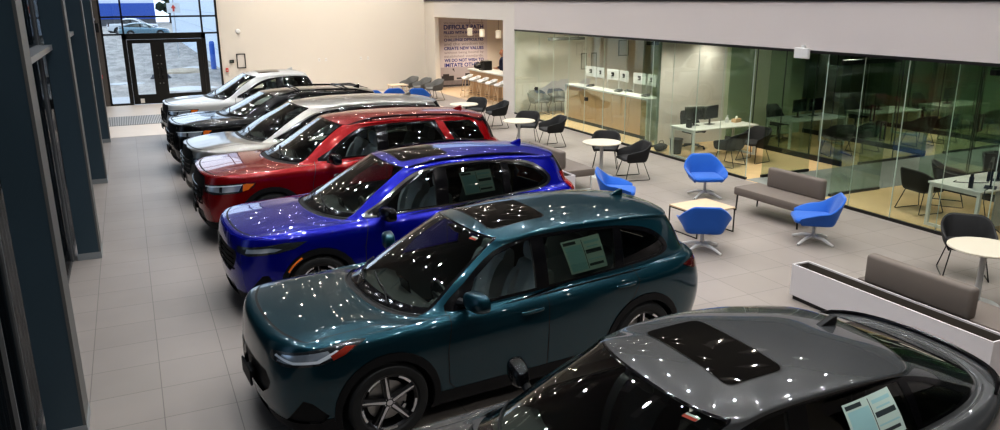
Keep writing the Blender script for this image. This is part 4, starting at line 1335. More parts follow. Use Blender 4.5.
XR, YF, ZC = 11.36, 31.3, 6.6       # glass line, far wall, ceiling height
W_ = {}
def mats_room():
    W_['tile'] = tile_mat()
    W_['wall'] = pbr('warm_white_wall', (.66, .615, .55), rough=.7, var=.02, vscale=.6)
    W_['white'] = pbr('white_wall', (.64, .60, .56), rough=.7)
    W_['fascia'] = pbr('fascia_white', (.62, .57, .56), rough=.6)
    W_['ceil'] = pbr('ceiling_grey', (.27, .245, .22), rough=.8)
    W_['ofceil'] = pbr('office_ceiling', (.50, .50, .46), rough=.8)
    W_['fin'] = pbr('slate_blue_fin', (.042, .072, .094), rough=.5, var=.12, vscale=1.2)
    W_['finedge'] = pbr('fin_edge_grey', (.13, .128, .122), rough=.5)
    W_['shoe'] = pbr('steel_shoe', (.30, .32, .33), rough=.4, metal=.3)
    W_['frame'] = pbr('dark_bronze_frame', (.016, .015, .014), rough=.4, metal=.3)
    W_['blackmetal'] = pbr('black_metal', (.012, .012, .012), rough=.4)
    W_['mull'] = pbr('aluminium_mullion', (.25, .25, .25), rough=.4, metal=.5)
    W_['taupe'] = pbr('taupe_panel', (.14, .12, .105), rough=.7)
    W_['clear'] = glass('clear_glazing', (.93, .95, .96), .05)
    W_['added_louver'] = pbr('added_louver_black', (.006, .006, .007), rough=.6)
    W_['green'] = glass('office_glass', (.89, .925, .90), .04, gcol=(.85, 1, .92))
    W_['green2'] = glass('partition_glass', (.80, .86, .82), .045, gcol=(.8, 1, .9))
    W_['darkback'] = pbr('office_back_wall', (.55, .60, .45), rough=.8)
    W_['carpet'] = pbr('office_carpet_tan', (.60, .42, .23), rough=.9, var=.1, vscale=4, bump=.1)
    W_['corr'] = pbr('corridor_carpet', (.20, .21, .20), rough=.9, var=.08, vscale=4)
    W_['nookfloor'] = wood_mat('nook_floor', (.42, .31, .20), (.50, .38, .26))

def build_room():
    w = W_
    # floors
    st('floor', bx(-1.2, XR, -5, YF, -.12, 0), w['tile'])
    o = st('floor_walkoff', bx(-1.1, 9.9, 23.75, YF - .05, .001, .004), pbr('walkoff_tile', (.56, .48, .41), rough=.5, var=.05, vscale=2))
    st('floor_nook', bx(XR, 16.5, 22.98, YF, -.12, 0), w['nookfloor'])
    st('floor_office', bx(XR, 23.2, -5, 22.98, -.12, 0), w['carpet'])
    st('floor_corridor', bx(XR + .03, 23.2, 10.2, 12.0, .001, .006), w['corr'])
    st('floor_corridor_back', bx(17.2, 23.2, 4, 10.2, .001, .005), w['corr'])
    # shell
    st('ceiling', bx(-1.2, 18, -5.2, YF + .2, ZC, ZC + .15), w['ceil'])
    bm = NB()
    bx(3.12, XR + .2, YF, YF + .2, 0, ZC, bm=bm)
    bx(-1.2, 3.12, YF, YF + .2, 6.2, ZC, bm=bm)
    st('wall_back', bm, w['wall'])
    st('baseboard_back', bx(3.14, XR, YF - .015, YF - .002, 0, .1), pbr('cream_baseboard', (.60, .55, .48), rough=.6))
    st('wall_return', bx(-1.2, -.80, YF - .08, YF + .2, 0, ZC), w['taupe'])
    st('wall_front', bx(-1.2, 18, -5.2, -5, 0, ZC), w['wall'])
    # nook and pillar
    bm = NB()
    bx(XR, XR + .18, 22.87, 23.72, 0, 3.6, bm=bm)
    bx(XR + .18, 23.2, 22.87, 23.0, 0, 2.9, bm=bm)
    st('wall_pillar', bm, w['white'])
    st('wall_nook_header', bx(XR, XR + .18, 23.72, 30.15, 3.0, 3.6), w['white'])
    st('wall_nook_back', bx(XR + .2, 16.5, YF, YF + .2, 0, 3.6), w['white'])
    st('wall_nook_side', bx(15.2, 15.35, 23.0, YF, 0, 3.6), w['white'])
    st('wall_nook_cheek', bx(XR, XR + .19, 30.15, YF - .001, 0, 3.6), w['wall'])
    st('ceiling_nook', bx(XR + .18, 16.5, 23.0, YF, 3.02, 3.15), w['white'])
    # mezzanine band
    st('wall_fascia', bx(XR, XR + .16, -5, 22.865, 2.72, 3.6), w['fascia'])
    st('trim_fascia_top', bx(XR - .02, XR + .2, -5, YF, 3.602, 3.66), w['blackmetal'])
    st('floor_mezzanine', bx(XR + .16, 23.2, -5, YF, 3.3, 3.6), w['ceil'])
    st('ceiling_office', bx(XR + .17, 23.2, -5, 22.86, 2.78, 2.9), w['ofceil'])
    # upper floor beyond the band: balustrade and dark wall with windows
    bm = NB()
    bx(17, 17.15, -5, YF, 3.6, 4.1, bm=bm); bx(17, 17.15, -5, YF, 5.6, ZC, bm=bm)
    for i in range(10): bx(16.98, 17.17, -5 + i * 4.03, -5 + i * 4.03 + (1.6 if i % 2 else .5), 4.1, 5.6, bm=bm)
    st('wall_upper', bm, w['darkback'])
    st('window_upper', bx(17.05, 17.08, -5, YF, 4.1, 5.6), glass('upper_window_glass', (.25, .45, .6), .06))
    bal = st('trim_balustrade', bx(XR + .06, XR + .08, -5, YF, 3.66, 4.6), glass('balustrade_glass', (.7, .78, .8), .05))
    # office envelope
    st('wall_office_back', bx(23.2, 23.35, -5, 22.98, 0, 3.3), w['darkback'])
    st('wall_office_end', bx(XR + .2, 23.2, -5.1, -5, 0, 3.3), w['darkback'])
    st('wall_meeting', bx(12.0, 14.1, 15.9, 16.02, 0, 2.78), w['white'])
    st('wall_reception_back', bx(16.9, 17.0, 16.0, 22.86, 0, 2.78), w['darkback'])
    st('wall_copy_room', bx(15.2, 16.9, 19.6, 19.7, 0, 2.78), pbr('grey_panel_wall', (.30, .28, .25), rough=.7))
    st('wall_side_reception', bx(14.1, 16.9, 15.9, 16.02, 0, 2.78), w['darkback'])
    # left curtain wall
    fins = [-3.85, 1.55, 6.95, 12.3, 17.7, 23.05]
    for i, y in enumerate(fins):
        o = st('trim_fin', bx(-1.02, -.745, y, y + .42, .1, ZC), w['fin'])
        st('trim_fin_edge', bx(-.745, -.72, y - .004, y + .42, .1, ZC), w['finedge'], o)
        st('trim_fin_shoe', bx(-1.03, -.715, y - .006, y + .43, 0, .1), w['shoe'], o)
    st('window_left', bx(-1.12, -1.10, -5, YF, 0, ZC), glass('facade_glass', (.55, .58, .6), .02, edge=.18))
    bm = NB(); y = -5  # added blades outside: black out the glass at grazing angles, pass daylight
    while y < YF:
        bx(-1.42, -1.13, y, y + .02, 0, ZC, bm=bm); y += .16
    st('added_louvers_left', bm, w['added_louver'])
    bm = NB()
    for y in (-1.0, 4.25, 9.65, 15.0, 20.4, 25.8): bx(-1.13, -1.085, y + 2.65 - .02, y + 2.65 + .02, 0, ZC, bm=bm)
    for y in (1.0, 6.2, 12.36, 9.6, 15.0, 20.4, 25.8): bx(-1.10, -1.07, y - .012, y + .012, 0, ZC, bm=bm)
    st('trim_mullions', bm, w['mull'])
    st('trim_ledge', bx(-1.12, -.93, -5, YF - .1, 3.03, 3.10), w['mull'])
    # storefront
    y = YF
    zt = 6.2
    bm = NB()
    xs = [-.77, -.10, 2.56, 3.12]
    for x in (-.77, 3.12): bx(x - .035, x + .035, y - .05, y + .08, 0, zt, bm=bm)
    for x in (-.08, 2.58): bx(x - .03, x + .03, y - .05, y + .08, 2.5, zt, bm=bm)
    for z in (2.52, 3.13, 4.4, 5.4, zt): bx(-.77, 3.12, y - .05, y + .08, z - .03, z + .03, bm=bm)
    bx(-.77, -.14, y - .05, y + .08, 0, .07, bm=bm); bx(2.64, 3.12, y - .05, y + .08, 0, .07, bm=bm)
    st('trim_storefront', bm, w['frame'])
    st('window_1', bx(-.74, -.14, y + .01, y + .02, .07, 2.5), w['clear'])
    st('window_2', bx(2.64, 3.09, y + .01, y + .02, .07, 2.5), w['clear'])
    st('window_3', bx(-.74, 3.09, y + .01, y + .02, 2.55, zt), w['clear'])
    bm = NB()
    bx(-.16, -.02, y - .06, y + .09, 0, 2.5, bm=bm); bx(2.52, 2.66, y - .06, y + .09, 0, 2.5, bm=bm); bx(-.16, 2.66, y - .06, y + .09, 2.34, 2.5, bm=bm)
    st('trim_door_frame', bm, w['frame'])
    for i, (a, b) in enumerate(((-.015, .99), (.99, 2.515))):
        s0, s1 = (.17, .24) if i == 0 else (.22, .18)
        bm = NB()
        bx(a, a + s0, y - .04, y + .05, .02, 2.33, bm=bm); bx(b - s1, b, y - .04, y + .05, .02, 2.33, bm=bm)
        bx(a + s0, b - s1, y - .04, y + .05, .02, .36, bm=bm); bx(a + s0, b - s1, y - .04, y + .05, 2.2, 2.33, bm=bm)
        d = st('door_%d' % (i + 1), bm, w['frame'])
        g = obj('door_glass', bx(a + s0, b - s1, y, y + .012, .36, 2.2), w['clear'], d)
        bm = NB()
        hx = b - .06 if i == 0 else a + .06
        tube(bm, [(hx, y - .045, .95), (hx, y - .10, .97), (hx, y - .10, 1.3), (hx, y - .045, 1.32)], .014, seg=8)
        obj('door_handle', bm, w['blackmetal'], d, smooth=True)
        bm = NB()
        for z in (.75, 1.05, 1.45, 1.75): cyl(bm, (hx, y - .052, z), (hx, y - .04, z), .022, seg=12)
        obj('door_bolt', bm, w['mull'], d)
    # office glass front: separate panes over a black base channel
    ys = [22.86, 21.2, 19.4, 17.55, 15.4, 13.72, 12.02]
    n = 4
    for a, b in zip(ys[:-1], ys[1:]):
        n += 1
        p = st('window_%d' % n, bx(XR + .02, XR + .032, b + .006, a - .006, .05, 2.70), w['green'])
    ys2 = [10.18, 8.55, 6.9, 5.2, 3.5, 1.8, 0.0]
    for a, b in zip(ys2[:-1], ys2[1:]):
        n += 1
        st('window_%d' % n, bx(XR + .02, XR + .032, b + .006, a - .006, .05, 2.70), w['green'])
    bm = NB()
    for y in ys + ys2: bx(XR + .018, XR + .034, y - .005, y + .005, .05, 2.7, bm=bm)
    for y in (20.3, 18.5, 16.5, 14.6, 12.9, 9.4, 7.7, 6.05, 4.3): bx(XR + .02, XR + .033, y - .003, y + .003, .05, 2.7, bm=bm)
    st('trim_glass_joints', bm, pbr('glass_edge', (.52, .60, .55), rough=.3))
    bm = NB()
    bx(XR, XR + .05, 12.0, 22.87, 0, .05, bm=bm); bx(XR, XR + .05, -.1, 10.2, 0, .05, bm=bm)
    bx(XR - .005, XR + .06, -.1, 22.87, 2.685, 2.735, bm=bm)
    st('trim_glass_channels', bm, w['blackmetal'])
    # cross partitions between the rooms
    def part(x0, x1, y0, y1, base=.05, head=True):
        nonlocal n
        n += 1
        st('window_%d' % n, bx(x0, x1, y0, y1, base, 2.72), w['green2'])
        e = .02
        bm = NB()
        bx(x0 - (e if x1 - x0 < .1 else 0), x1 + (e if x1 - x0 < .1 else 0), y0 - (e if y1 - y0 < .1 else 0), y1 + (e if y1 - y0 < .1 else 0), 0, base, bm=bm)
        st('trim_channel_%d' % n, bm, w['blackmetal'])
        if x1 - x0 > 1.2 or y1 - y0 > 1.2:
            bm = NB()
            L = (x1 - x0) if x1 - x0 > .1 else (y1 - y0)
            k = max(1, int(L / .9))
            for i in range(1, k):
                if x1 - x0 > .1: bx(x0 + L * i / k - .008, x0 + L * i / k + .008, y0 - .003, y1 + .003, base, 2.72, bm=bm)
                else: bx(x0 - .003, x1 + .003, y0 + L * i / k - .008, y0 + L * i / k + .008, base, 2.72, bm=bm)
            st('trim_joint_%d' % n, bm, pbr('dark_glass_joint', (.02, .03, .025), rough=.4))
    for y in (12.0, 10.2):
        for a, b in ((11.8, 13.15), (14.7, 16.9), (17.6, 19.9), (20.6, 23.1)):
            part(a, b, y - .006, y + .006, .06 if y > 11 else .05)
    for x in (14.2, 17.0, 20.0):
        part(x - .006, x + .006, 12.05, 15.85, .12)
        part(x - .006, x + .006, 3.0, 10.15, .10)
    part(11.45, 12.0, 15.9, 15.912)

def downlights():
    """rows of small recessed spots; each is a trim ring, a bright lens and its lamp"""
    ring_bm = NB(); lathe(ring_bm, [(.07, 0), (.11, -.004), (.115, -.02), (.07, -.02)], 'Z', seg=20)
    proto = empty('ceiling_downlight', (0, 0, 0), 0, 'square ceiling fitting with one small bright lens above the showroom', 'ceiling light', 'showroom ceiling downlights')
    ring_bm.free(); pb = NB(); bx(-.24, .24, -.24, .24, -.012, 0, bm=pb, bev=.004)
    obj('cluster_plate', pb, W_['white'], proto)
    for (lx, ly) in ((0, 0),):
        lb = NB(); lathe(lb, [(.0001, -.032), (.024, -.03), (.027, -.02), (.029, -.012)], 'Z', seg=16, c=(lx, ly, 0))
        obj('lens', lb, emit('downlight_lens', (1, .93, .82), LENS), proto)
    first = True
    for i in range(7):
        for j in range(20):
            x = .3 + i * 1.72 + (.4 if j % 2 else 0); y = -3.6 + j * 1.74
            if j in (0, 1, 3): continue
            if first:
                o = proto; o.location = (x, y, ZC - .001); first = False
            else:
                o = dup(proto, (x, y, ZC - .001))
            ld = LIGHTDATA('cool_spot' if i == 0 else 'room_spot', 'SPOT')
            s = bpy.data.objects.new('downlight_lamp', ld); C.objects.link(s); s.parent = o
            s.location = (0, 0, -.06)

_LD = {}
def LIGHTDATA(name, typ):
    if name in _LD: return _LD[name]
    l = bpy.data.lights.new(name, typ)
    _LD[name] = l
    return l
# ================================================================== furniture
def fmats():
    F = {}
    F['blue'] = pbr('blue_wool_fabric', (.008, .10, .43), rough=.85, bump=.15, bscale=90, sheen=.2)
    F['blackfab'] = pbr('black_upholstery', (.012, .012, .013), rough=.75, bump=.1, bscale=90)
    F['tub'] = pbr('grey_tub_fabric', (.14, .135, .125), rough=.85, bump=.1, bscale=90)
    F['sofa'] = pbr('taupe_sofa_fabric', (.15, .125, .108), rough=.8, bump=.08, bscale=120)
    F['wire'] = pbr('black_wire', (.02, .02, .02), rough=.4, metal=.4)
    F['whitebase'] = pbr('white_powder_coat', (.62, .61, .60), rough=.4)
    F['top'] = pbr('cream_laminate', (.58, .53, .43), rough=.4)
    F['pole'] = pbr('light_grey_pole', (.50, .50, .50), rough=.35, metal=.2)
    F['oak'] = wood_mat('light_oak', (.52, .39, .26), (.62, .48, .33))
    F['oak2'] = wood_mat('desk_oak_panel', (.50, .32, .17), (.58, .39, .22), (6, 6, .6))
    F['planter'] = pbr('white_lacquer', (.60, .57, .58), rough=.45)
    F['soil'] = pbr('brown_liner', (.075, .062, .05), rough=.9)
    F['deskwhite'] = pbr('white_desk', (.66, .66, .62), rough=.4)
    F['screen'] = pbr('dark_screen', (.006, .007, .008), rough=.15)
    F['blackp'] = pbr('black_plastic', (.012, .012, .012), rough=.5)
    F['whitep'] = pbr('white_plastic', (.70, .70, .69), rough=.4)
    return F

def shell(bm, hw=.30, hd=.28, zs=.40, zb=.80, za=.62, zf=.50, flare=.10, lean=.14, th=.035, crisp=False):
    """bucket seat: occupant faces -x. Seat pan with a wrap-round back that falls to the arms."""
    n = 28
    rings = []
    for i in range(n + 1):
        t = -1 + 2 * i / n                # -1 one arm front ... 0 back centre ... 1 other arm front
        a = abs(t); sg = 1 if t >= 0 else -1
        # plan of the seat edge: straight back, rounded corner, straight side
        if a < .30: px, py = hd, a / .30 * hw * .70
        elif a < .48:
            q = (a - .30) / .18 * PI / 2
            px, py = hd - .3 * hw * (1 - math.cos(q)), hw * .70 + .3 * hw * math.sin(q)
        else:
            q = (a - .48) / .52
            px, py = hd - .3 * hw - q * (2 * hd - .3 * hw), hw
        # rim height
        if a < .30: zt = zb
        elif crisp and a < .52: zt = zb + (za - zb) * (a - .30) / .22
        elif not crisp and a < .62: zt = zb + (za - zb) * sstep1((a - .30) / .32)
        elif crisp and a < .62: zt = za
        else: zt = za + (zf - za) * ((a - .62) / .38) ** 1.4
        wb = 1 - sstep1((a - .25) / .3)
        ox = lean * wb + .0; oy = flare * (1 - wb) * (1 - .5 * sstep1((a - .8) / .2))
        rings.append([(px * .88, sg * py * .88, zs - .05), (px, sg * py, zs + .03), (px + ox * .45, sg * (py + oy * .45), zs + (zt - zs) * .55), (px + ox, sg * (py + oy), zt)])
    outer = [[bm.verts.new(p) for p in r] for r in rings]
    def inn(r):
        c = Vector((-.02, 0, 0))
        out = []
        for j, p in enumerate(r):
            v = Vector(p); d = Vector((v.x - c.x, v.y, 0)); d.normalize()
            out.append(v - d * th * (1.25 if j < 3 else 1))
        return out
    inner = [[bm.verts.new(p) for p in inn(r)] for r in rings]
    for i in range(n):
        for j in range(3):
            bm.faces.new((outer[i][j], outer[i + 1][j], outer[i + 1][j + 1], outer[i][j + 1]))
            bm.faces.new((inner[i][j], inner[i][j + 1], inner[i + 1][j + 1], inner[i + 1][j]))
        bm.faces.new((outer[i][3], outer[i + 1][3], inner[i + 1][3], inner[i][3]))
        bm.faces.new((outer[i][0], inner[i][0], inner[i + 1][0], outer[i + 1][0]))
    for i in (0, n):
        for j in range(3): bm.faces.new((outer[i][j], outer[i][j + 1], inner[i][j + 1], inner[i][j]))
    bmesh.ops.recalc_face_normals(bm, faces=bm.faces[:])

def sstep1(t):
    t = min(1, max(0, t)); return t * t * (3 - 2 * t)

def cushion(bm, hw, hd, z0, z1, x=0.0, r=.09):
    pts = rrect(2 * hd, 2 * hw, r, 5, x, 0)
    n = len(pts)
    layers = []
    for (s, z) in ((.90, z0), (1, z0 + .02), (1, z1 - .025), (.93, z1), (.6, z1 + .012)):
        layers.append([bm.verts.new((x + (p[0] - x) * s, p[1] * s, z)) for p in pts])
    for A, B in zip(layers[:-1], layers[1:]):
        for i in range(n): bm.faces.new((A[i], A[(i + 1) % n], B[(i + 1) % n], B[i]))
    bm.faces.new(layers[0][::-1]); bm.faces.new(layers[-1])

def sub(o, n=1):
    m = o.modifiers.new('smooth', 'SUBSURF'); m.levels = n; m.render_levels = n
    return o

def make_lounge(F, loc, rz, label, group):
    r = empty('lounge_chair', loc, rz, label, 'chair', group)
    bm = NB(); shell(bm, .30, .28, .36, .78, .55, .45, .11, .13, .05, crisp=True)
    sub(obj('seat_shell', bm, F['blue'], r, smooth=True))
    bm = NB(); cushion(bm, .28, .30, .34, .43, -.03)
    sub(obj('seat_cushion', bm, F['blue'], r, smooth=True))
    bm = NB()
    cyl(bm, (0, 0, .10), (0, 0, .36), .028, seg=14); cyl(bm, (0, 0, .07), (0, 0, .13), .05, .035, seg=14)
    obj('pedestal', bm, F['whitebase'], r, smooth=True)
    for k in range(4):
        a = PI / 4 + k * PI / 2
        bm = NB()
        tube(bm, [(.02 * math.cos(a), .02 * math.sin(a), .10), (.18 * math.cos(a), .18 * math.sin(a), .085), (.36 * math.cos(a), .36 * math.sin(a), .022)], [.03, .026, .018], seg=8)
        obj('foot', bm, F['whitebase'], r, smooth=True)
    return r

def make_armchair(F, loc, rz, label, group, mat='blackfab', name='armchair'):
    r = empty(name, loc, rz, label, 'chair', group)
    bm = NB(); shell(bm, .28, .26, .42, .79, .64, .57, .06, .10, .04)
    sub(obj('seat_shell', bm, F[mat], r, smooth=True))
    bm = NB(); cushion(bm, .26, .27, .40, .475, -.02)
    sub(obj('seat_cushion', bm, F[mat], r, smooth=True))
    for s in (-1, 1):
        bm = NB()
        tube(bm, [(-.14, s * .20, .39), (-.25, s * .27, .012), (-.22, s * .275, .008), (.26, s * .275, .008), (.29, s * .27, .012), (.16, s * .20, .39)], .008, seg=6)
        obj('leg_frame', bm, F['wire'], r, smooth=True)
    return r

def make_taskchair(F, loc, rz, label, group):
    r = empty('task_chair', loc, rz, label, 'office chair', group)
    bm = NB(); shell(bm, .25, .24, .46, .95, .62, .60, .03, .10, .03)
    sub(obj('seat_shell', bm, F['blackfab'], r, smooth=True))
    bm = NB(); cushion(bm, .24, .25, .44, .51, -.02); sub(obj('seat_cushion', bm, F['blackfab'], r, smooth=True))
    bm = NB(); cyl(bm, (0, 0, .1), (0, 0, .44), .03, seg=10); obj('pedestal', bm, F['wire'], r, smooth=True)
    for k in range(5):
        a = k * 2 * PI / 5
        bm = NB(); tube(bm, [(0, 0, .12), (.30 * math.cos(a), .30 * math.sin(a), .075)], [.025, .018], seg=6)
        blob(bm, (.30 * math.cos(a), .30 * math.sin(a), .033), (.03, .03, .033), n=2, seg=10, rows=6)
        obj('foot', bm, F['wire'], r, smooth=True)
    return r

def make_table(F, loc, label, group, R=.41):
    r = empty('round_table', loc, 0, label, 'table', group)
    bm = NB(); lathe(bm, [(.0001, .745), (R - .006, .745), (R, .739), (R, .725), (R - .02, .716), (.0001, .716)], 'Z', seg=56)
    obj('table_top', bm, F['top'], r, smooth=True)
    bm = NB(); cyl(bm, (0, 0, .02), (0, 0, .716), .037, seg=20); obj('pole', bm, F['pole'], r, smooth=True)
    bm = NB(); lathe(bm, [(.0001, .028), (.06, .026), (.25, .012), (.26, .0), (.0001, 0)], 'Z', seg=40); obj('foot_plate', bm, F['pole'], r, smooth=True)
    return r

def make_bench(F, loc, rz, label, group, L=1.9, back=(.35, 1.9), legm='wire', frame=False):
    """sofa bench: seat along y from 0 to L, back along +x edge"""
    r = empty('sofa_bench', loc, rz, label, 'sofa', group)
    o = obj('seat', bx(0, .62, 0, L, .29, .44, bev=.03), F['sofa'], r, smooth=True)
    bm = bx(.52, .66, back[0], back[1], .42, .78, bev=.045, seg=3)
    obj('backrest', bm, F['sofa'], r, smooth=True)
    if frame:
        for y in (.06, L - .06):
            bm = NB(); tube(bm, [(.06, y, .29), (.06, y, .015), (.58, y, .015), (.58, y, .29)], .018, seg=6)
            obj('leg_frame', bm, F['whitebase'], r)
    else:
        for (x, y) in ((.05, .06), (.57, .06), (.05, L - .06), (.57, L - .06)):
            bm = NB(); tube(bm, [(x, y, .30), (x, y + (.02 if y > 1 else -.02), 0)], [.016, .013], seg=8)
            obj('leg', bm, F['wire'], r, smooth=True)
    return r

def make_planter(F, loc, rz, label, L=2.55, Wd=.27, H=.46):
    r = empty('planter_box', loc, rz, label, 'planter')
    t = .018
    bm = NB()
    bx(0, t, 0, L, .06, H, bm=bm); bx(Wd - t, Wd, 0, L, .06, H, bm=bm); bx(t, Wd - t, 0, t, .06, H, bm=bm); bx(t, Wd - t, L - t, L, .06, H, bm=bm)
    obj('box_wall', bm, F['planter'], r)
    obj('plinth', bx(.03, Wd - .03, .03, L - .03, 0, .06), F['blackp'], r)
    bm = NB()
    bx(t, Wd - t, t, L - t, .26, .28, bm=bm)
    for x in (t, Wd - t - .006): bx(x, x + .006, t, L - t, .28, H - .02, bm=bm)
    bx(t, Wd - t, L - t - .006, L - t, .28, H - .02, bm=bm)
    obj('liner', bm, F['soil'], r)
    return r

def make_coffee(F, loc, rz, label):
    r = empty('coffee_table', loc, rz, label, 'coffee table')
    obj('table_top', bx(-.40, .40, -.34, .34, .395, .42, bev=.004), F['oak'], r)
    for x in (-.39, .39):
        bm = NB()
        for a, b in (((x, -.33, .39), (x, -.33, .01)), ((x, -.33, .01), (x, .33, .01)), ((x, .33, .01), (x, .33, .39)), ((x, .33, .385), (x, -.33, .385))):
            a = Vector(a); b = Vector(b); d = b - a
            box(bm, (a + b) / 2, (max(.016, abs(d.x)), max(.016, abs(d.y) + .016), max(.016, abs(d.z) + .01)))
        obj('leg_frame', bm, F['wire'], r)
    return r

def make_desk(F, loc, rz, label, group, L=1.9, D=.85, panel=False):
    r = empty('office_desk', loc, rz, label, 'desk', group)
    obj('desk_top', bx(0, L, 0, D, .715, .745, bev=.003), F['deskwhite'], r)
    for x in (.02, L - .07):
        bm = NB()
        bx(x, x + .05, .02, .07, 0, .715, bm=bm); bx(x, x + .05, D - .07, D - .02, 0, .715, bm=bm); bx(x, x + .05, .07, D - .07, .665, .715, bm=bm); bx(x, x + .05, .07, D - .07, 0, .045, bm=bm)
        obj('leg_frame', bm, F['deskwhite'], r)
    if panel: obj('modesty_panel', bx(.5, L - .1, .06, .085, .1, .715), pbr('pale_panel', (.42, .46, .46), rough=.5), r)
    return r

def make_monitor(F, loc, rz, label, group=None, white=False, wd=.56):
    r = empty('computer_monitor', loc, rz, label, 'monitor', group)
    m = F['whitep'] if white else F['blackp']
    obj('housing', bx(-wd / 2, wd / 2, -.02, .02, .14, .14 + wd * .6, bev=.008), m, r)
    obj('screen', bx(-wd / 2 + .012, wd / 2 - .012, -.0225, -.0205, .152, .128 + wd * .6), F['screen'], r)
    if white:
        bm = NB(); bx(-.06, .06, .02, .035, .25, .37, bm=bm, bev=.006); obj('mount_plate', bm, F['blackp'], r)
        bm = NB(); tube(bm, [(0, .04, .31), (.12, .10, .20), (.16, .09, .05), (.16, .09, -.449)], .016, seg=8); obj('arm', bm, F['whitep'], r, smooth=True)
    else:
        bm = NB(); bx(-.02, .02, .02, .045, .01, .3, bm=bm); bx(-.12, .12, -.05, .12, 0, .012, bm=bm, bev=.004); obj('stand', bm, m, r)
    return r

def text_lines(lines, x0, width, ztop, y, mat_by, parent):
    """lettering of a wall graphic, every line fitted to the given width; faces -y"""
    z = ztop
    for (txt, h, bold, key) in lines:
        cu = bpy.data.curves.new('lettering', 'FONT')
        cu.body = txt; cu.size = 1.0; cu.fill_mode = 'BOTH'
        cu.extrude = .002
        if bold: cu.offset = .028
        o = bpy.data.objects.new('lettering', cu); C.objects.link(o)
        bpy.context.view_layer.update()
        dx = max(.01, o.dimensions.x); cap = .72
        me = o.to_mesh()
        vs = [v.co.copy() for v in me.vertices]; fs = [list(p.vertices) for p in me.polygons]
        o.to_mesh_clear(); bpy.data.objects.remove(o); bpy.data.curves.remove(cu)
        mn = min(v.x for v in vs)
        sx = width / dx; sz = h / cap
        m2 = bpy.data.meshes.new('lettering')
        m2.from_pydata([((v.x - mn) * sx + x0, y - .002 - v.z, v.y * sz + z - h) for v in vs], [], fs)
        m2.materials.append(mat_by[key])
        # every word its own piece
        spans = sorted((min(m2.vertices[i].co.x for i in p.vertices), max(m2.vertices[i].co.x for i in p.vertices)) for p in m2.polygons)
        groups = []
        for a, b in spans:
            if groups and a < groups[-1][1] + .20 * sx: groups[-1][1] = max(groups[-1][1], b)
            else: groups.append([a, b])
        for ga, gb in groups:
            ids = {}; nv = []; nf = []
            for p in m2.polygons:
                if not (ga - 1e-5 <= m2.vertices[p.vertices[0]].co.x <= gb + 1e-5): continue
                ff = []
                for i in p.vertices:
                    if i not in ids: ids[i] = len(nv); nv.append(m2.vertices[i].co[:])
                    ff.append(ids[i])
                nf.append(ff)
            m3 = bpy.data.meshes.new('word'); m3.from_pydata(nv, [], nf); m3.materials.append(mat_by[key])
            link('word', m3, parent)
        bpy.data.meshes.remove(m2)
        z -= h * 1.42
    return z
# ================================================================== assemble
LENS = 110.0
mats_room()
F = fmats()
build_room()
downlights()
_LD['room_spot'].energy = 68; _LD['room_spot'].spot_size = math.radians(125); _LD['room_spot'].spot_blend = .9
_LD['room_spot'].shadow_soft_size = .04; _LD['room_spot'].color = (1, .93, .84)

for a_ in ('energy', 'spot_size', 'spot_blend', 'shadow_soft_size'): setattr(_LD['cool_spot'], a_, getattr(_LD['room_spot'], a_))
_LD['cool_spot'].color = (.86, .93, 1.0)

def wind_tag(S, B, root, D, k=.62, side=-1):
    a = []
    for kk, v in ((k, 13.05), (k + .12, 13.05), (k + .12, 13.4), (k, 13.4)):
        p, n = B.at(kk, v, -.008); a.append((p.x, side * p.y, p.z))
    bm = NB(); bm.faces.new([bm.verts.new(q) for q in a])
    c0, c1 = Vector(a[0]), Vector(a[1])
    f = bm.faces.new([bm.verts.new(Vector(a[i]) * .999 + Vector((0, 0, .0025))) for i in (0, 1)] + [bm.verts.new((Vector(a[1]) + Vector(a[2])) / 2 + Vector((0, 0, .003))), bm.verts.new((Vector(a[0]) + Vector(a[3])) / 2 + Vector((0, 0, .003)))])
    f.material_index = 1
    obj('windshield_tag', bm, [pbr('tag_white', (.6, .6, .58), rough=.6), pbr('tag_red', (.55, .05, .03), rough=.6)], root)

CG = None
def ex(*fs):
    def run(S, B, root, D):
        for f in fs: f(S, B, root, D)
    return run

# ---- the row of cars
S = spec_sedan(); S['extra'] = wind_tag
make_car(S, (.31, 3.54, 0), .0, 'grey sedan nearest the camera with dark sunroof and pale price sheet in its rear window')
S = spec_small_suv(); S['extra'] = wind_tag
make_car(S, (.637, 6.54, 0), .067, 'dark teal compact SUV with black wheel arches, second car from the front of the row')
S = spec_blue_suv()
make_car(S, (.75, 9.64, 0), .035, 'bright blue SUV with chrome window surround and black roof rails')
S = spec_red_suv()
make_car(S, (.69, 12.87, 0), .02, 'red three-row SUV with black roof rails and black side mirrors')
S = spec_silver_van(); S['res'] = 5
make_car(S, (.68, 15.50, 0), .06, 'silver minivan with smooth long roof parked between the red and the black SUV')
S = spec_black_suv(); S['res'] = 5
make_car(S, (.57, 18.40, 0), .065, 'black SUV with roof rails and cross bars, between silver minivan and white pickup')
S = spec_pickup(); S['res'] = 5
make_car(S, (.60, 22.0, 0), .05, 'white pickup truck with a sunroof, last in the row near the glass doors')

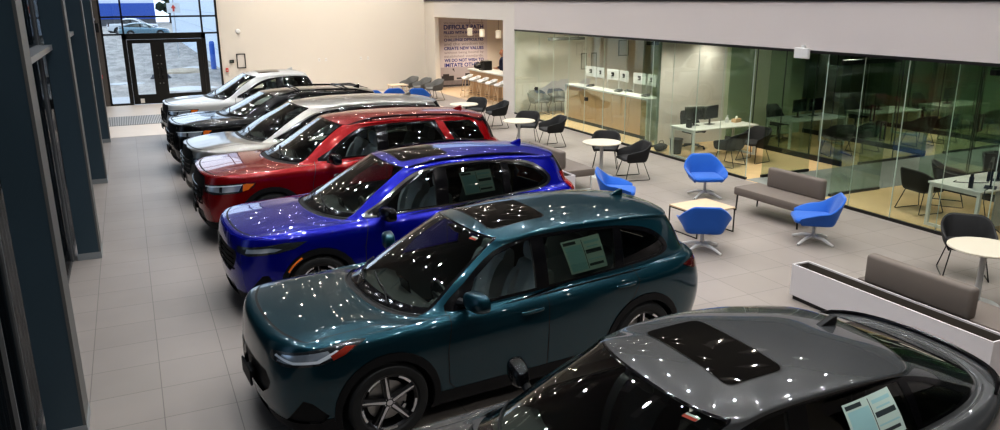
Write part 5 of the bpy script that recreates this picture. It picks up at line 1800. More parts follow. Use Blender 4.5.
# ---- tables and armchairs along the glass front
TB = 'round cream tables'
t1 = make_table(F, (8.85, 13.64, 0), 'round cream table behind the blue SUV, third from the bar nook', TB)
def cp(src, loc, label, group=None, rz=None): return dup(src, loc, rz, label, group)
cp(t1, (8.64, 17.13, 0), 'round cream table in front of the reception glass, between two black armchairs', TB)
cp(t1, (8.65, 20.70, 0), 'round cream table farthest back, nearest the bar nook', TB)
cp(t1, (9.12, 5.50, 0), 'round cream table at the right edge beside the taupe sofa', TB)
AG = 'black armchairs at the round tables'
a1 = make_armchair(F, (9.45, 14.4, 0), .95, 'black armchair behind the round table nearest the lounge chairs', AG)
cp(a1, (9.33, 13.18, 0), 'black armchair on the right of the round table behind the blue SUV', AG, -.2)
cp(a1, (9.35, 18.05, 0), 'black armchair behind the middle round table facing the cars', AG, .95)
cp(a1, (9.62, 17.20, 0), 'black armchair on the right of the middle round table by the reception glass', AG, -.1)
cp(a1, (9.35, 21.45, 0), 'black armchair behind the farthest round table', AG, .95)
cp(a1, (9.62, 20.55, 0), 'black armchair on the right of the farthest round table', AG, -.1)
cp(a1, (9.95, 6.25, 0), 'black armchair behind the round table at the right edge', AG, .75)
cp(a1, (9.75, 4.85, 0), 'black armchair at the right edge, partly out of the picture', AG, -.6)

# ---- lounge group
LG = 'blue lounge chairs round the coffee table'
l1 = make_lounge(F, (9.66, 11.25, 0), 1.15, 'blue swivel lounge chair behind the coffee table, seen from its open front', LG)
cp(l1, (7.47, 8.68, 0), 'blue swivel lounge chair with its back turned, in front of the coffee table', LG, -2.15)
cp(l1, (9.28, 8.24, 0), 'blue swivel lounge chair on the right in front of the taupe sofa', LG, -.65)
cp(l1, (7.55, 11.1, 0), 'blue swivel lounge chair partly hidden behind the teal SUV roof', LG, 2.5)
make_coffee(F, (8.13, 9.50, 0), .06, 'low square coffee table with oak top and thin black frame')
make_bench(F, (9.53, 8.80, 0), .05, 'taupe two-seat sofa with short back between the lounge chairs and the glass', 'taupe sofas', 1.45, (.02, 1.2))
make_bench(F, (8.18, 6.0, 0), PI, 'taupe sofa behind the long white planter, back turned to the cars', 'taupe sofas', 1.75, (.12, 1.42), frame=True)
make_bench(F, (8.08, 14.4, 0), PI, 'taupe sofa partly hidden behind the blue SUV tail', 'taupe sofas', 1.75, (.1, 1.5), frame=True)
make_planter(F, (7.19, 4.10, 0), 0, 'long low white planter box, empty, beside the grey sedan')
make_planter(F, (7.10, 12.2, 0), 0, 'white planter box end showing behind the blue SUV tail', L=2.2, Wd=.25)

# ---- far end of the room
FB = 'blue lounge chairs at the far wall'
cp(l1, (7.34, 25.5, 0), 'blue lounge chair at the far end, left of three behind the minivan roof', FB, -1.98)
cp(l1, (8.13, 25.75, 0), 'blue lounge chair at the far end, middle of three behind the minivan roof', FB, -1.8)
cp(l1, (8.92, 25.3, 0), 'blue lounge chair at the far end, right of three before the grey tub chairs', FB, -2.1)
TG = 'grey tub chairs at the far wall'
g1 = make_armchair(F, (9.78, 28.95, 0), .3, 'grey tub chair at the far wall, nearest the small oak table', TG, 'tub', 'tub_chair')
cp(g1, (10.05, 28.22, 0), 'grey tub chair at the far wall, middle of three', TG, .25)
cp(g1, (10.28, 27.5, 0), 'grey tub chair nearest the nook opening', TG, .2)
r = empty('side_table', (8.75, 27.2, 0), 0, 'small oak table by the grey tub chairs', 'table')
obj('table_top', bx(-.32, .32, -.3, .3, .66, .695, bev=.005), F['oak'], r)
for sx in (-1, 1):
    for sy in (-1, 1):
        bm = NB(); cyl(bm, (sx * .29, sy * .25, 0), (sx * .27, sy * .23, .66), .018, seg=8); obj('leg', bm, F['oak'], r, smooth=True)

# wall fittings
def frame_on_wall(x0, x1, z0, z1, label):
    r = empty('framed_notice', ((x0 + x1) / 2, YF - .012, z0), 0, label, 'picture frame')
    w, h = x1 - x0, z1 - z0
    bm = NB()
    bx(-w / 2, -w / 2 + .035, -.02, .01, 0, h, bm=bm); bx(w / 2 - .035, w / 2, -.02, .01, 0, h, bm=bm)
    bx(-w / 2 + .035, w / 2 - .035, -.02, .01, 0, .035, bm=bm); bx(-w / 2 + .035, w / 2 - .035, -.02, .01, h - .035, h, bm=bm)
    obj('frame', bm, F['blackp'], r)
    obj('notice_sheet', bx(-w / 2 + .035, w / 2 - .035, -.004, .006, .035, h - .035), pbr('notice_paper', (.62, .58, .53), rough=.6), r)
frame_on_wall(3.70, 4.03, 1.17, 1.72, 'black framed notice on the far wall beside the glass front')
r = empty('wall_panel', (3.52, YF - .001, 1.38), 0, 'small black control box on the far wall left of the notice', 'control box')
obj('box', bx(-.08, .08, -.05, 0, 0, .12, bev=.008), F['blackp'], r)
obj('display', bx(-.05, .03, -.053, -.05, .04, .09), pbr('dim_display', (.10, .13, .12), rough=.3), r)
r = empty('alarm_pull', (3.32, YF - .001, 1.06), 0, 'red fire alarm pull below the black control box', 'fire alarm')
obj('box', bx(-.05, .05, -.05, 0, 0, .14, bev=.008), pbr('alarm_red', (.55, .03, .02), rough=.4), r)
obj('lever', bx(-.03, .03, -.065, -.05, .05, .075), F['whitep'], r)
r = empty('alarm_strobe', (3.85, YF - .001, 2.55), 0, 'round white alarm strobe high on the far wall', 'alarm')
bm = NB(); lathe(bm, [(.0001, -.05), (.07, -.045), (.09, -.02), (.09, 0)], 'Y', seg=24); obj('housing', bm, F['whitep'], r, smooth=True)
r = empty('fire_alarm_box', (-.98, YF - .082, 1.0), 0, 'small red alarm box on the taupe strip left of the glass doors', 'fire alarm')
obj('box', bx(-.05, .05, -.04, 0, 0, .14, bev=.008), pbr('alarm_red', (.55, .03, .02)), r)
obj('lever', bx(-.03, .03, -.055, -.04, .05, .075), F['whitep'], r)
r = empty('wall_speaker', (-1.07, YF - .2, 2.62), 0, 'black wall speaker high on the taupe strip left of the glass doors', 'speaker')
obj('cabinet', bx(-.02, .24, -.14, .12, 0, .32, bev=.02), F['blackp'], r)
obj('speaker_grille', bx(.0, .22, -.146, -.14, .02, .30), pbr('speaker_cloth', (.02, .02, .02), rough=.9), r)
for i, x in enumerate((6.85, 7.12, 8.55, 8.85)):
    r = empty('wall_socket', (x, YF - .001, 1.32), 0, ['first from the left of four small white wall plates on the far wall', 'second from the left of four small white wall plates on the far wall', 'third from the left of four small white wall plates on the far wall', 'rightmost of four small white wall plates on the far wall'][i], 'wall plate', 'wall plates on the far wall')
    obj('plate', bx(-.04, .04, -.008, 0, 0, .12, bev=.003), F['whitep'], r)
    obj('rocker', bx(-.015, .015, -.012, -.008, .03, .09), pbr('ivory_plastic', (.5, .46, .4), rough=.5), r)
# entrance grate
r = empty('floor_grate', (-.08, 27.1, .004), 0, 'grey ribbed entrance grate in the floor before the glass doors', 'floor grate')
obj('grate_frame', bx(-.85, .85, -1.05, 1.05, 0, .004), pbr('grate_dark', (.10, .10, .10), rough=.7), r)
bm = NB()
for i in range(34): bx(-.82 + i * .05, -.82 + i * .05 + .026, -1.02, 1.02, .004, .009, bm=bm)
obj('grate_bars', bm, pbr('grate_metal', (.42, .40, .38), rough=.5, metal=.2), r)
tag(obj('paper_notice', bx(.20, .34, YF - .048, YF - .043, .06, .22), pbr('paper_white', (.75, .72, .66), rough=.7)), 'small white paper stuck on the bottom rail of the glass door', 'paper')

# ---- bar nook
sg = empty('wall_graphic', (12.0, YF - .003, 0), 0, 'tall wall graphic of blue capital lettering above a grey street photo', 'wall sign')
bl = pbr('lettering_blue', (.012, .022, .20), rough=.5); gy = pbr('lettering_grey', (.20, .19, .22), rough=.5)
obj('panel', bx(0, 2.22, -.010, 0, .02, 2.88), pbr('graphic_lilac', (.56, .52, .56), rough=.6), sg)
lines = [('We have consciously chosen a', .085, False, 'g'), ('DIFFICULT PATH', .185, True, 'b'), ('FILLED WITH HARDSHIPS.', .115, True, 'b'), ('We must possess the will to', .10, False, 'g'),
         ('CHALLENGE DIFFICULTIES', .115, True, 'b'), ('and the wisdom to', .13, False, 'g'), ('CREATE NEW VALUES', .13, True, 'b'), ('without being bound by', .105, False, 'g'),
         ('established standards.', .12, False, 'g'), ('WE DO NOT WISH TO', .13, True, 'b'), ('IMITATE OTHERS.', .16, True, 'b')]
text_lines(lines, .20, 1.84, 2.76, -.010, {'b': bl, 'g': gy}, sg)
# the printed street scene at the foot of the graphic
obj('photo_band', bx(.02, 2.20, -.0125, -.010, .04, .86), pbr('photo_haze', (.36, .33, .36), rough=.6, var=.1, vscale=3), sg)
bm = NB(); bx(.02, 2.20, -.0145, -.0125, .04, .30, bm=bm); obj('photo_road', bm, pbr('photo_grey', (.17, .155, .165), rough=.6, var=.3, vscale=5), sg)
bm = NB(); bx(.02, 2.20, -.0155, -.0145, .04, .11, bm=bm)
for (a, b, z, h) in ((.05, .62, .30, .20), (.12, .40, .48, .10), (1.15, 1.45, .36, .22), (1.5, 2.15, .34, .13), (1.62, 1.98, .46, .10), (.75, 1.05, .34, .07)):
    bx(a, b, -.0165, -.0145, z, z + h, bm=bm, bev=0)
prism(bm, [(.55, .78), (.66, .66), (.62, .82)], -.0165, -.0145, 'Y')
obj('photo_shapes', bm, pbr('photo_dark', (.035, .032, .04), rough=.6), sg)
# bar counter with stools
r = empty('bar_counter', (12.15, 24.6, 0), 0, 'oak fronted bar counter with white top in the nook', 'bar counter')
obj('counter_body', bx(.05, .70, 0, 3.95, 0, .98), F['oak2'], r)
obj('counter_top', bx(-.03, .76, -.04, 4.0, .98, 1.03, bev=.006), F['deskwhite'], r)
SG = 'white bar stools with oak legs'
def make_stool(loc, label):
    r = empty('bar_stool', loc, 0, label, 'bar stool', SG)
    bm = NB(); shell(bm, .19, .17, .70, .86, .78, .72, .02, .06, .03)
    sub(obj('seat_shell', bm, F['whitep'], r, smooth=True))
    bm = NB(); cushion(bm, .17, .17, .67, .72, -.01); obj('seat', bm, F['whitep'], r, smooth=True)
    for sx in (-1, 1):
        for sy in (-1, 1):
            bm = NB(); tube(bm, [(sx * .10, sy * .10, .68), (sx * .20, sy * .20, 0)], [.017, .012], seg=8); obj('leg', bm, F['oak'], r, smooth=True)
    bm = NB(); tube(bm, [(-.16, -.16, .22), (.16, -.16, .22), (.16, .16, .22), (-.16, .16, .22)], .008, seg=6, closed=True); obj('foot_ring', bm, F['wire'], r, smooth=True)
    return r
s1 = make_stool((11.86, 28.05, 0), 'white bar stool with oak legs, first from the wall graphic')
for y, w in ((27.3, 'second'), (26.55, 'third'), (25.8, 'fourth'), (25.05, 'fifth')):
    cp(s1, (11.86, y, 0), 'white bar stool with oak legs, %s from the wall graphic' % w, SG)
PG = 'white pendant lamps over the bar'
def make_pendant(loc, label):
    r = empty('pendant_lamp', loc, 0, label, 'pendant lamp', PG)
    bm = NB(); lathe(bm, [(.095, -.28), (.10, -.27), (.10, 0), (.02, .02), (.0001, .02)], 'Z', seg=24); obj('lamp_shade', bm, pbr('lamp_white', (.8, .77, .7), rough=.5, emit=(1, .85, .6), estr=.35), r, smooth=True)
    bm = NB(); cyl(bm, (0, 0, .02), (0, 0, 3.02 - loc[2]), .006, seg=6); obj('cord', bm, F['blackp'], r)
    bm = NB(); blob(bm, (0, 0, -.22), (.04, .04, .05), n=2, seg=10, rows=6); obj('bulb', bm, emit('warm_bulb', (1, .8, .55), 6), r, smooth=True)
    return r
p1 = make_pendant((12.55, 29.3, 2.55), 'white cylinder pendant lamp, first from the left over the bar')
for y, w in ((28.1, 'second'), (26.6, 'third'), (25.3, 'fourth')):
    cp(p1, (12.55, y, 2.55), 'white cylinder pendant lamp, %s from the left over the bar' % w, PG)
r = empty('coffee_machine', (12.5, 27.6, 1.03), 0, 'black coffee machine standing on the bar counter', 'coffee machine')
obj('housing', bx(-.16, .16, -.2, .2, 0, .36, bev=.02), F['blackp'], r)
obj('drip_tray', bx(-.26, -.16, -.15, .15, 0, .04, bev=.005), F['wire'], r)
bm = NB(); cyl(bm, (-.2, 0, .2), (-.2, 0, .27), .02, seg=8); bx(-.24, -.15, -.05, .05, .26, .33, bm=bm); obj('spout', bm, F['wire'], r)
bm = NB(); blob(bm, (0, 0, .09), (.16, .28, .10), n=2.4)
for v in bm.verts: v.co.z += .03 * math.sin(v.co.y * 17) * (v.co.z > .05)
b_ = empty('black_bag', (12.48, 28.3, 1.04), 0, 'slumped black bag lying on the left end of the bar counter', 'bag')
obj('bag_body', bm, F['blackfab'], b_, smooth=True)
bm = NB(); tube(bm, [(0, -.12, .17), (-.03, -.06, .25), (-.03, .06, .25), (0, .12, .17)], .01, seg=6); obj('strap', bm, F['blackp'], b_, smooth=True)

# ---- person behind the bar
def make_person(loc, rz, label):
    r = empty('person', loc, rz, label, 'person')
    # joints: x forward, y left, metres
    J = [((0, 0, .95), (.155, .12)), ((0, 0, 1.08), (.145, .11)), ((.01, 0, 1.25), (.165, .115)), ((.0, 0, 1.40), (.16, .10)), ((0, 0, 1.47), (.06, .06)), ((.012, 0, 1.55), (.055, .058)),
         ((0, .10, .90), (.095, .095)), ((.01, .11, .50), (.06, .062)), ((-.02, .11, .09), (.038, .042)), ((.13, .12, .04), (.035, .03)),
         ((0, -.10, .90), (.095, .095)), ((.01, -.11, .50), (.06, .062)), ((-.02, -.11, .09), (.038, .042)), ((.13, -.12, .04), (.035, .03)),
         ((0, .19, 1.40), (.06, .06)), ((-.01, .24, 1.13), (.045, .045)), ((.20, .18, 1.07), (.032, .032)),
         ((0, -.19, 1.40), (.06, .06)), ((-.01, -.24, 1.13), (.045, .045)), ((.20, -.18, 1.07), (.032, .032))]
    E_ = [(0, 1), (1, 2), (2, 3), (3, 4), (4, 5), (0, 6), (6, 7), (7, 8), (8, 9), (0, 10), (10, 11), (11, 12), (12, 13), (3, 14), (14, 15), (15, 16), (3, 17), (17, 18), (18, 19)]
    me = bpy.data.meshes.new('body'); me.from_pydata([j[0] for j in J], E_, [])
    o = link('body', me, r)
    o.modifiers.new('skin', 'SKIN'); o.modifiers.new('sub', 'SUBSURF').levels = 1
    o.modifiers['sub'].render_levels = 1
    for v, j in zip(me.skin_vertices[0].data, J): v.radius = j[1]; v.use_root = False
    me.skin_vertices[0].data[0].use_root = True
    me.materials.append(pbr('navy_jacket', (.012, .018, .055), rough=.8))
    for p in me.polygons: p.use_smooth = True
    skin = pbr('skin_tone', (.42, .20, .12), rough=.5)
    bm = NB(); blob(bm, (.02, 0, 1.66), (.098, .076, .122), n=2.15, seg=20, rows=14)
    for v in bm.verts:                      # chin narrower than the crown, flatter face
        t = max(0, (1.64 - v.co.z) / .12); v.co.y *= 1 - .28 * t; v.co.x = .02 + (v.co.x - .02) * (1 - .12 * t) + .012 * t
    blob(bm, (.122, 0, 1.645), (.02, .014, .026), n=2, seg=8, rows=6)
    for s in (-1, 1): blob(bm, (.01, s * .078, 1.655), (.022, .012, .034), n=2, seg=8, rows=6)
    cyl(bm, (.0, 0, 1.45), (.01, 0, 1.60), .056, seg=14)
    hd = obj('head', bm, skin, r, smooth=True)
    bm = NB()
    for s in (-1, 1): blob(bm, (.104, s * .032, 1.672), (.012, .012, .008), n=2, seg=8, rows=6)
    obj('eyes', bm, F['blackp'], hd, smooth=True)
    bm = NB(); blob(bm, (.108, 0, 1.60), (.010, .026, .006), n=2, seg=10, rows=6); obj('mouth', bm, pbr('lip_tone', (.30, .10, .08), rough=.5), hd, smooth=True)
    bm = NB()
    blob(bm, (-.012, 0, 1.672), (.092, .080, .085), n=2.1)
    for v in list(bm.verts):
        if v.co.z > 1.72 and v.co.x > -.05: v.co.z = 1.72 + (v.co.z - 1.72) * .3
    obj('hair', bm, pbr('grey_cropped_hair', (.10, .085, .075), rough=.9), hd, smooth=True)
    for s in (-1, 1):       # hands: palm, four curled fingers and a thumb
        bm = NB()
        blob(bm, (.265, s * .175, 1.062), (.048, .038, .017), n=2.6, seg=12, rows=8)
        for i, L_ in enumerate((.062, .072, .068, .052)):
            y = s * (.150 + i * .0175)
            tube(bm, [(.295, y, 1.065), (.295 + L_ * .5, y, 1.068), (.295 + L_ * .85, y, 1.055), (.295 + L_, y, 1.042)], [.0095, .009, .008, .006], seg=6)
        tube(bm, [(.25, s * .145, 1.06), (.275, s * .125, 1.058), (.305, s * .118, 1.052)], [.011, .010, .007], seg=6)
        cyl(bm, (.19, s * .18, 1.072), (.235, s * .176, 1.065), .026, seg=10)
        obj('hand', bm, skin, r, smooth=True)
make_person((13.25, 27.7, 0), PI - .3, 'person in dark navy jacket standing behind the bar, facing left')

# ---- reception
r = empty('reception_desk', (12.25, 16.7, 0), 0, 'long reception desk with white top and oak front behind the glass', 'reception desk')
obj('counter_top', bx(-.02, .45, 0, 4.35, 1.07, 1.12, bev=.004), F['deskwhite'], r)
for i in range(5): obj('front_panel', bx(.02, .06, .06 + i * .85, .06 + i * .85 + .835, .10, 1.07), F['oak2'], r)
for y in (0, 4.29): obj('end_panel', bx(-.02, .75, y, y + .06, 0, 1.07), F['deskwhite'], r)
obj('plinth', bx(.05, .09, .06, 4.29, 0, .10), F['blackp'], r)
obj('work_top', bx(.30, 1.15, .06, 4.29, .72, .75), F['deskwhite'], r)
r = empty('side_counter', (12.72, 16.05, 0), 0, 'low white side counter at the right end of the reception desk', 'counter')
obj('counter_top', bx(0, 1.3, 0, .55, .72, .76, bev=.004), F['deskwhite'], r)
obj('counter_body', bx(.02, 1.28, .02, .53, 0, .72), pbr('pale_panel', (.42, .46, .46), rough=.5), r)
MG = 'white monitors on the reception desk'
m1 = make_monitor(F, (12.95, 20.68, 1.2), -PI / 2 + .1 + PI, 'white backed monitor on the reception desk, first from the left', MG, True, .52)
for y, a, w in ((20.12, -.15, 'second'), (19.45, .15, 'third'), (18.87, -.12, 'fourth'), (18.1, .12, 'fifth'), (17.52, -.15, 'sixth')):
    cp(m1, (12.95, y, 1.2), 'white backed monitor on the reception desk, %s from the left' % w, MG, PI / 2 + a)
for y, w in ((20.1, 'left'), (18.6, 'middle'), (17.3, 'right')):
    r = empty('desk_phone', (12.62, y, 1.12) if False else (12.5, y - .1, 1.12), .3, 'black desk phone on the %s part of the reception counter' % w, 'phone', 'desk phones')
    bm = NB(); prism(bm, [(-.09, 0), (.09, 0), (.09, .06), (-.09, .02)], -.09, .09, 'Y'); obj('base', bm, F['blackp'], r)
    bm = NB(); box(bm, (0, -.06, .06), (.19, .045, .03), .012); obj('handset', bm, F['blackp'], r)
OC = 'office task chairs'
k1 = make_taskchair(F, (13.65, 20.0, 0), 0.1, 'black task chair behind the left part of the reception desk', OC)
cp(k1, (13.65, 18.4, 0), 'black task chair behind the middle of the reception desk', OC, -.2)
cp(k1, (13.65, 17.3, 0), 'black task chair behind the right part of the reception desk', OC, .2)
WG = 'chairs against the reception wall'
for i, x in enumerate((12.0, 12.75, 13.5)):
    cp(g1, (x, 22.35, 0), ['grey tub chair against the reception wall, nearest the glass', 'grey tub chair against the reception wall, middle one', 'grey tub chair against the reception wall, farthest from the glass'][i], WG, PI / 2)
# framed sheets on the reception wall
for i, (x, z, w, h) in enumerate(((14.0, 1.35, .22, .55), (14.4, 1.35, .22, .55), (15.6, 1.75, .42, .55))):
    r = empty('framed_sheet', (x, 22.862, z), 0, ['left small framed sheet on the reception back wall', 'second small framed sheet on the reception back wall', 'larger framed sheet high on the reception back wall'][i], 'picture frame', 'framed sheets')
    obj('frame', bx(-w / 2, w / 2, -.02, 0, 0, h), pbr('frame_grey', (.18, .17, .16), rough=.5), r)
    obj('sheet', bx(-w / 2 + .03, w / 2 - .03, -.023, -.02, .03, h - .03), pbr('sheet_pale', (.5, .48, .45), rough=.6), r)

# ---- offices behind the glass
DG = 'white framed office desks'; BMG = 'black monitors on the office desks'; VG = 'black visitor armchairs in the offices'
d1 = make_desk(F, (11.52, 13.92, 0), 0, 'white framed desk in the lit office beside the white wall', DG, 1.95, .85)
cp(d1, (14.45, 13.85, 0), 'white framed desk in the darker second office behind the glass partition', DG)
cp(d1, (17.3, 13.9, 0), 'white framed desk in the third office, deep behind the glass', DG)
cp(d1, (20.2, 13.9, 0), 'white framed desk in the farthest office', DG)
d3 = make_desk(F, (11.68, 7.25, 0), 0, 'white desk with cables and pale side panel in the right front office', DG, 1.9, .9, True)
cp(d1, (14.5, 7.4, 0), 'white framed desk in the right middle office', DG)
cp(d1, (17.4, 7.6, 0), 'white framed desk in the right deep office', DG)
mb = make_monitor(F, (12.45, 14.45, .745), .25, 'black monitor with dark screen on the lit office desk, right one', BMG, False, .52)
cp(mb, (12.0, 14.5, .745), 'black monitor on the lit office desk, left one', BMG, -.25)
for x, y, w in ((15.2, 14.35, 'left one on the second office desk'), (15.75, 14.35, 'right one on the second office desk'), (18.2, 14.4, 'on the third office desk'), (21.0, 14.4, 'on the farthest office desk'), (15.3, 8.0, 'on the right middle office desk'), (18.3, 8.1, 'on the right deep office desk')):
    cp(mb, (x, y, .745), 'black monitor ' + w, BMG, .15)
cp(mb, (12.1, 7.42, .745), 'black monitor at the right edge on the desk with cables', BMG, PI + .5)
cp(mb, (12.75, 7.7, .745), 'second black monitor on the desk with cables, behind the first', BMG, PI - .4)
vs = [(12.05, 13.3, 1.9, 'in front of the lit office desk, left one'), (12.85, 13.4, 3.3, 'in front of the lit office desk, right one'),
      (15.2, 13.1, 1.2, 'at the second office desk, left one'), (16.1, 13.1, 1.5, 'at the second office desk, right one'),
      (18.1, 13.1, 1.4, 'at the third office desk, left one'), (19.0, 13.1, 1.6, 'at the third office desk, right one'),
      (20.9, 13.1, 1.4, 'at the farthest office desk'), (12.42, 8.75, 3.0, 'behind the desk with cables, by the glass'), (13.3, 8.85, 2.2, 'behind the desk with cables, beside the first one'),
      (14.9, 8.9, 1.6, 'behind the right middle office desk, left one'), (15.8, 8.9, 1.5, 'behind the right middle office desk, right one'), (17.9, 9.1, 1.6, 'behind the right deep office desk')]
for i, (x, y, rz, w) in enumerate(vs):
    cp(a1, (x, y, 0), 'black visitor armchair ' + w, VG, rz - PI if i < 7 and rz > 1 else rz)
for x, y, w in ((12.6, 15.25, 'in the lit office behind the desk'), (15.4, 15.2, 'in the second office'), (18.3, 15.2, 'in the third office'), (21.1, 15.2, 'in the farthest office'), (13.0, 6.6, 'in the right front office'), (15.4, 6.8, 'in the right middle office')):
    cp(k1, (x, y, 0), 'black task chair ' + w, OC, PI / 2 if y > 10 else -PI / 2)
r = empty('waste_bin', (11.85, 14.95, 0), 0, 'dark grey waste bin under the lit office desk', 'bin')
bm = NB(); lathe(bm, [(.0001, 0.005), (.13, 0), (.16, .36), (.15, .36), (.125, .02), (.0001, .02)], 'Z', seg=24); obj('bin_body', bm, pbr('bin_grey', (.045, .045, .045), rough=.7), r, smooth=True)
bm = NB(); lathe(bm, [(.158, .352), (.17, .355), (.17, .37), (.155, .37)], 'Z', seg=24); obj('bin_rim', bm, F['blackp'], r, smooth=True)
r = empty('tissue_box', (13.25, 14.45, .745), .2, 'small oak tissue box on the right end of the lit office desk', 'tissue box')
obj('box', bx(-.12, .12, -.06, .06, 0, .09, bev=.004), F['oak2'], r)
bm = NB(); prism(bm, [(-.03, .09), (.03, .09), (.015, .15), (-.02, .14)], -.02, .02, 'Y'); obj('tissue', bm, F['whitep'], r)
r = empty('spray_bottle', (13.0, 14.5, .745), 0, 'white pump bottle on the lit office desk', 'bottle')
bm = NB(); lathe(bm, [(.0001, 0), (.045, 0), (.045, .10), (.015, .13), (.015, .16), (.0001, .16)], 'Z', seg=16); obj('bottle_body', bm, F['whitep'], r, smooth=True)
bm = NB(); box(bm, (.01, 0, .17), (.05, .02, .02), .004); obj('pump', bm, F['whitep'], r)
r = empty('speaker_box', (11.68, 14.3, .745), 0, 'small black speaker on the left end of the lit office desk', 'speaker')
obj('cabinet', bx(-.05, .05, -.05, .05, 0, .2, bev=.006), F['blackp'], r); bm = NB(); lathe(bm, [(.0001, -.052), (.03, -.052), (.035, -.05)], 'Y', seg=16, c=(0, 0, .12)); obj('cone', bm, F['wire'], r)
r = empty('shoulder_bag', (12.75, 9.6, 0), .3, 'black shoulder bag lying on the office floor beside the waste bin', 'bag')
bm = NB(); blob(bm, (0, 0, .13), (.30, .18, .14), n=2.3, taper=.3)
obj('bag_body', bm, F['blackfab'], r, smooth=True)
r.location = (11.75, 15.4, 0); r.scale = (.75, .75, .75)
bm = NB(); tube(bm, [(-.15, 0, .24), (-.08, 0, .34), (.08, 0, .33), (.15, 0, .2)], .012, seg=6); obj('strap', bm, F['blackp'], r, smooth=True)
r = empty('desk_bottle', (11.82, 7.52, .745), 0, 'black flask at the front edge of the desk with cables', 'bottle')
bm = NB(); lathe(bm, [(.0001, 0), (.035, 0), (.035, .17), (.022, .2), (.022, .23), (.0001, .23)], 'Z', seg=16); obj('flask_body', bm, F['blackp'], r, smooth=True)
bm = NB(); lathe(bm, [(.024, .2), (.026, .23), (.0001, .24)], 'Z', seg=16); obj('cap', bm, F['wire'], r, smooth=True)
for pts, w in (([(11.95, 7.32, .754), (11.85, 7.30, .754), (11.75, 7.24, .754), (11.70, 7.20, .60), (11.75, 7.15, .3), (12.2, 7.1, .01)], 'cable drooping off the desk beside the flask'), ([(12.4, 7.6, .752), (12.1, 7.75, .752), (11.95, 7.9, .752), (12.1, 7.95, .752)], 'loose cable lying on the right front desk')):
    bm = NB(); tube(bm, pts, .007, seg=6); tag(obj('cable', bm, F['blackp'], None, smooth=True), 'thin black ' + w, 'cable', 'cables')
# door pulls on the glass
for (x, y, z, w) in ((15.95, 10.192, .95, 'on the corridor glass, near the right'), (13.0, 10.192, 1.0, 'on the front corridor glass'), (14.9, 11.992, 1.0, 'on the far corridor glass'), (17.8, 10.192, 1.0, 'deep on the corridor glass')):
    r = empty('door_pull', (x, y, z), 0, 'black loop door pull ' + w, 'door handle', 'black loop pulls')
    bm = NB(); tube(bm, [(-.05, -.04, 0), (.05, -.04, 0), (.06, -.04, .02), (.06, -.04, .33), (.05, -.04, .35), (-.05, -.04, .35), (-.06, -.04, .33), (-.06, -.04, .02)], .014, seg=8, closed=True)
    obj('loop', bm, F['blackp'], r, smooth=True)
    bm = NB(); cyl(bm, (0, -.04, .0), (0, 0, .0), .012, seg=8); cyl(bm, (0, -.04, .35), (0, 0, .35), .012, seg=8); obj('standoff', bm, F['blackp'], r)
r = empty('door_lock', (XR + .015, 21.35, .98), 0, 'small black lock on the glass door left of the reception', 'lock')
obj('lock_body', bx(-.03, .04, -.05, .05, -.05, .05, bev=.008), F['blackp'], r)
bm = NB(); cyl(bm, (-.03, 0, 0), (-.06, 0, 0), .02, seg=10); bx(-.07, -.055, -.08, .02, -.012, .012, bm=bm); obj('lever', bm, F['blackp'], r)
r = empty('door_lock', (XR + .015, 18.4, .98), 0, 'small black lock on the glass in front of the reception panels', 'lock')
obj('lock_body', bx(-.03, .04, -.05, .05, -.05, .05, bev=.008), F['blackp'], r)
# linear lamps under the office ceiling
LL = 'black linear ceiling lamps in the offices'
for i, (x, y, L_, a) in enumerate(((12.1, 21.9, 1.3, 0), (13.3, 18.3, 1.7, 0), (14.6, 17.6, 1.6, 0), (12.6, 10.9, 1.6, 0), (14.6, 9.0, 1.7, 0), (13.0, 8.2, 1.7, 0), (15.4, 13.4, 1.5, 0))):
    r = empty('linear_lamp', (x, y, 2.40), a, 'black linear lamp under the office ceiling, ' + ['nearest the white pillar', 'over the reception monitors', 'behind the reception monitors', 'over the corridor entry', 'over the right middle office', 'over the right front office', 'over the second office desk'][i], 'ceiling lamp', LL)
    obj('housing', bx(0, L_, -.06, .06, 0, .09, bev=.004), F['blackp'], r)
    bm = NB(); cyl(bm, (.2, 0, .09), (.2, 0, .38), .006, seg=6); cyl(bm, (L_ - .2, 0, .09), (L_ - .2, 0, .38), .006, seg=6); obj('hanger', bm, F['blackp'], r)
r = empty('sign_box', (XR - .05, 10.75, 2.58), 0, 'small white sign box hanging under the white band', 'sign box')
obj('box', bx(-.03, .03, -.17, .17, 0, .19, bev=.01), F['whitep'], r)
obj('bracket', bx(-.01, .04, -.03, .03, .19, .24), F['whitep'], r)

# ---- outside
st('ground_outside', bx(-60, 60, YF + .1, 160, -.15, -.02), mud_mat())
st('ground_apron', bx(-3, 6, YF + .08, YF + 3.0, -.14, -.015), pbr('wet_concrete', (.30, .31, .33), rough=.35, var=.2, vscale=.8))
st('ground_side', bx(-8, -1.45, -6, YF + .1, -.15, -.03), pbr('asphalt', (.04, .04, .04), rough=.9))
r = empty('building', (0, 0, 0), 0, 'pale blue-white building wall outside at the right of the doors', 'building')
obj('wall', bx(4.6, 22, 37, 92, -.1, 9), pbr('pale_siding', (.60, .68, .78), rough=.7), r)
bm = NB()
for i in range(8): bx(4.58, 4.6, 37, 92, 1 + i, 1.02 + i, bm=bm)
obj('siding_joint', bm, pbr('siding_joint_blue', (.40, .47, .56), rough=.7), r)  # joint strips in a duller pale blue
r = empty('building', (0, 0, 0), 0, 'distant blue and white shed far beyond the muddy lot', 'building')
obj('blue_wall', bx(-12, 4.6, 138, 150, 1.0, 3.4), pbr('shed_blue', (.03, .09, .38), rough=.6), r)
obj('white_wall', bx(-12, 4.6, 138.2, 150, 3.4, 9), pbr('shed_white', (.6, .66, .74), rough=.6), r)
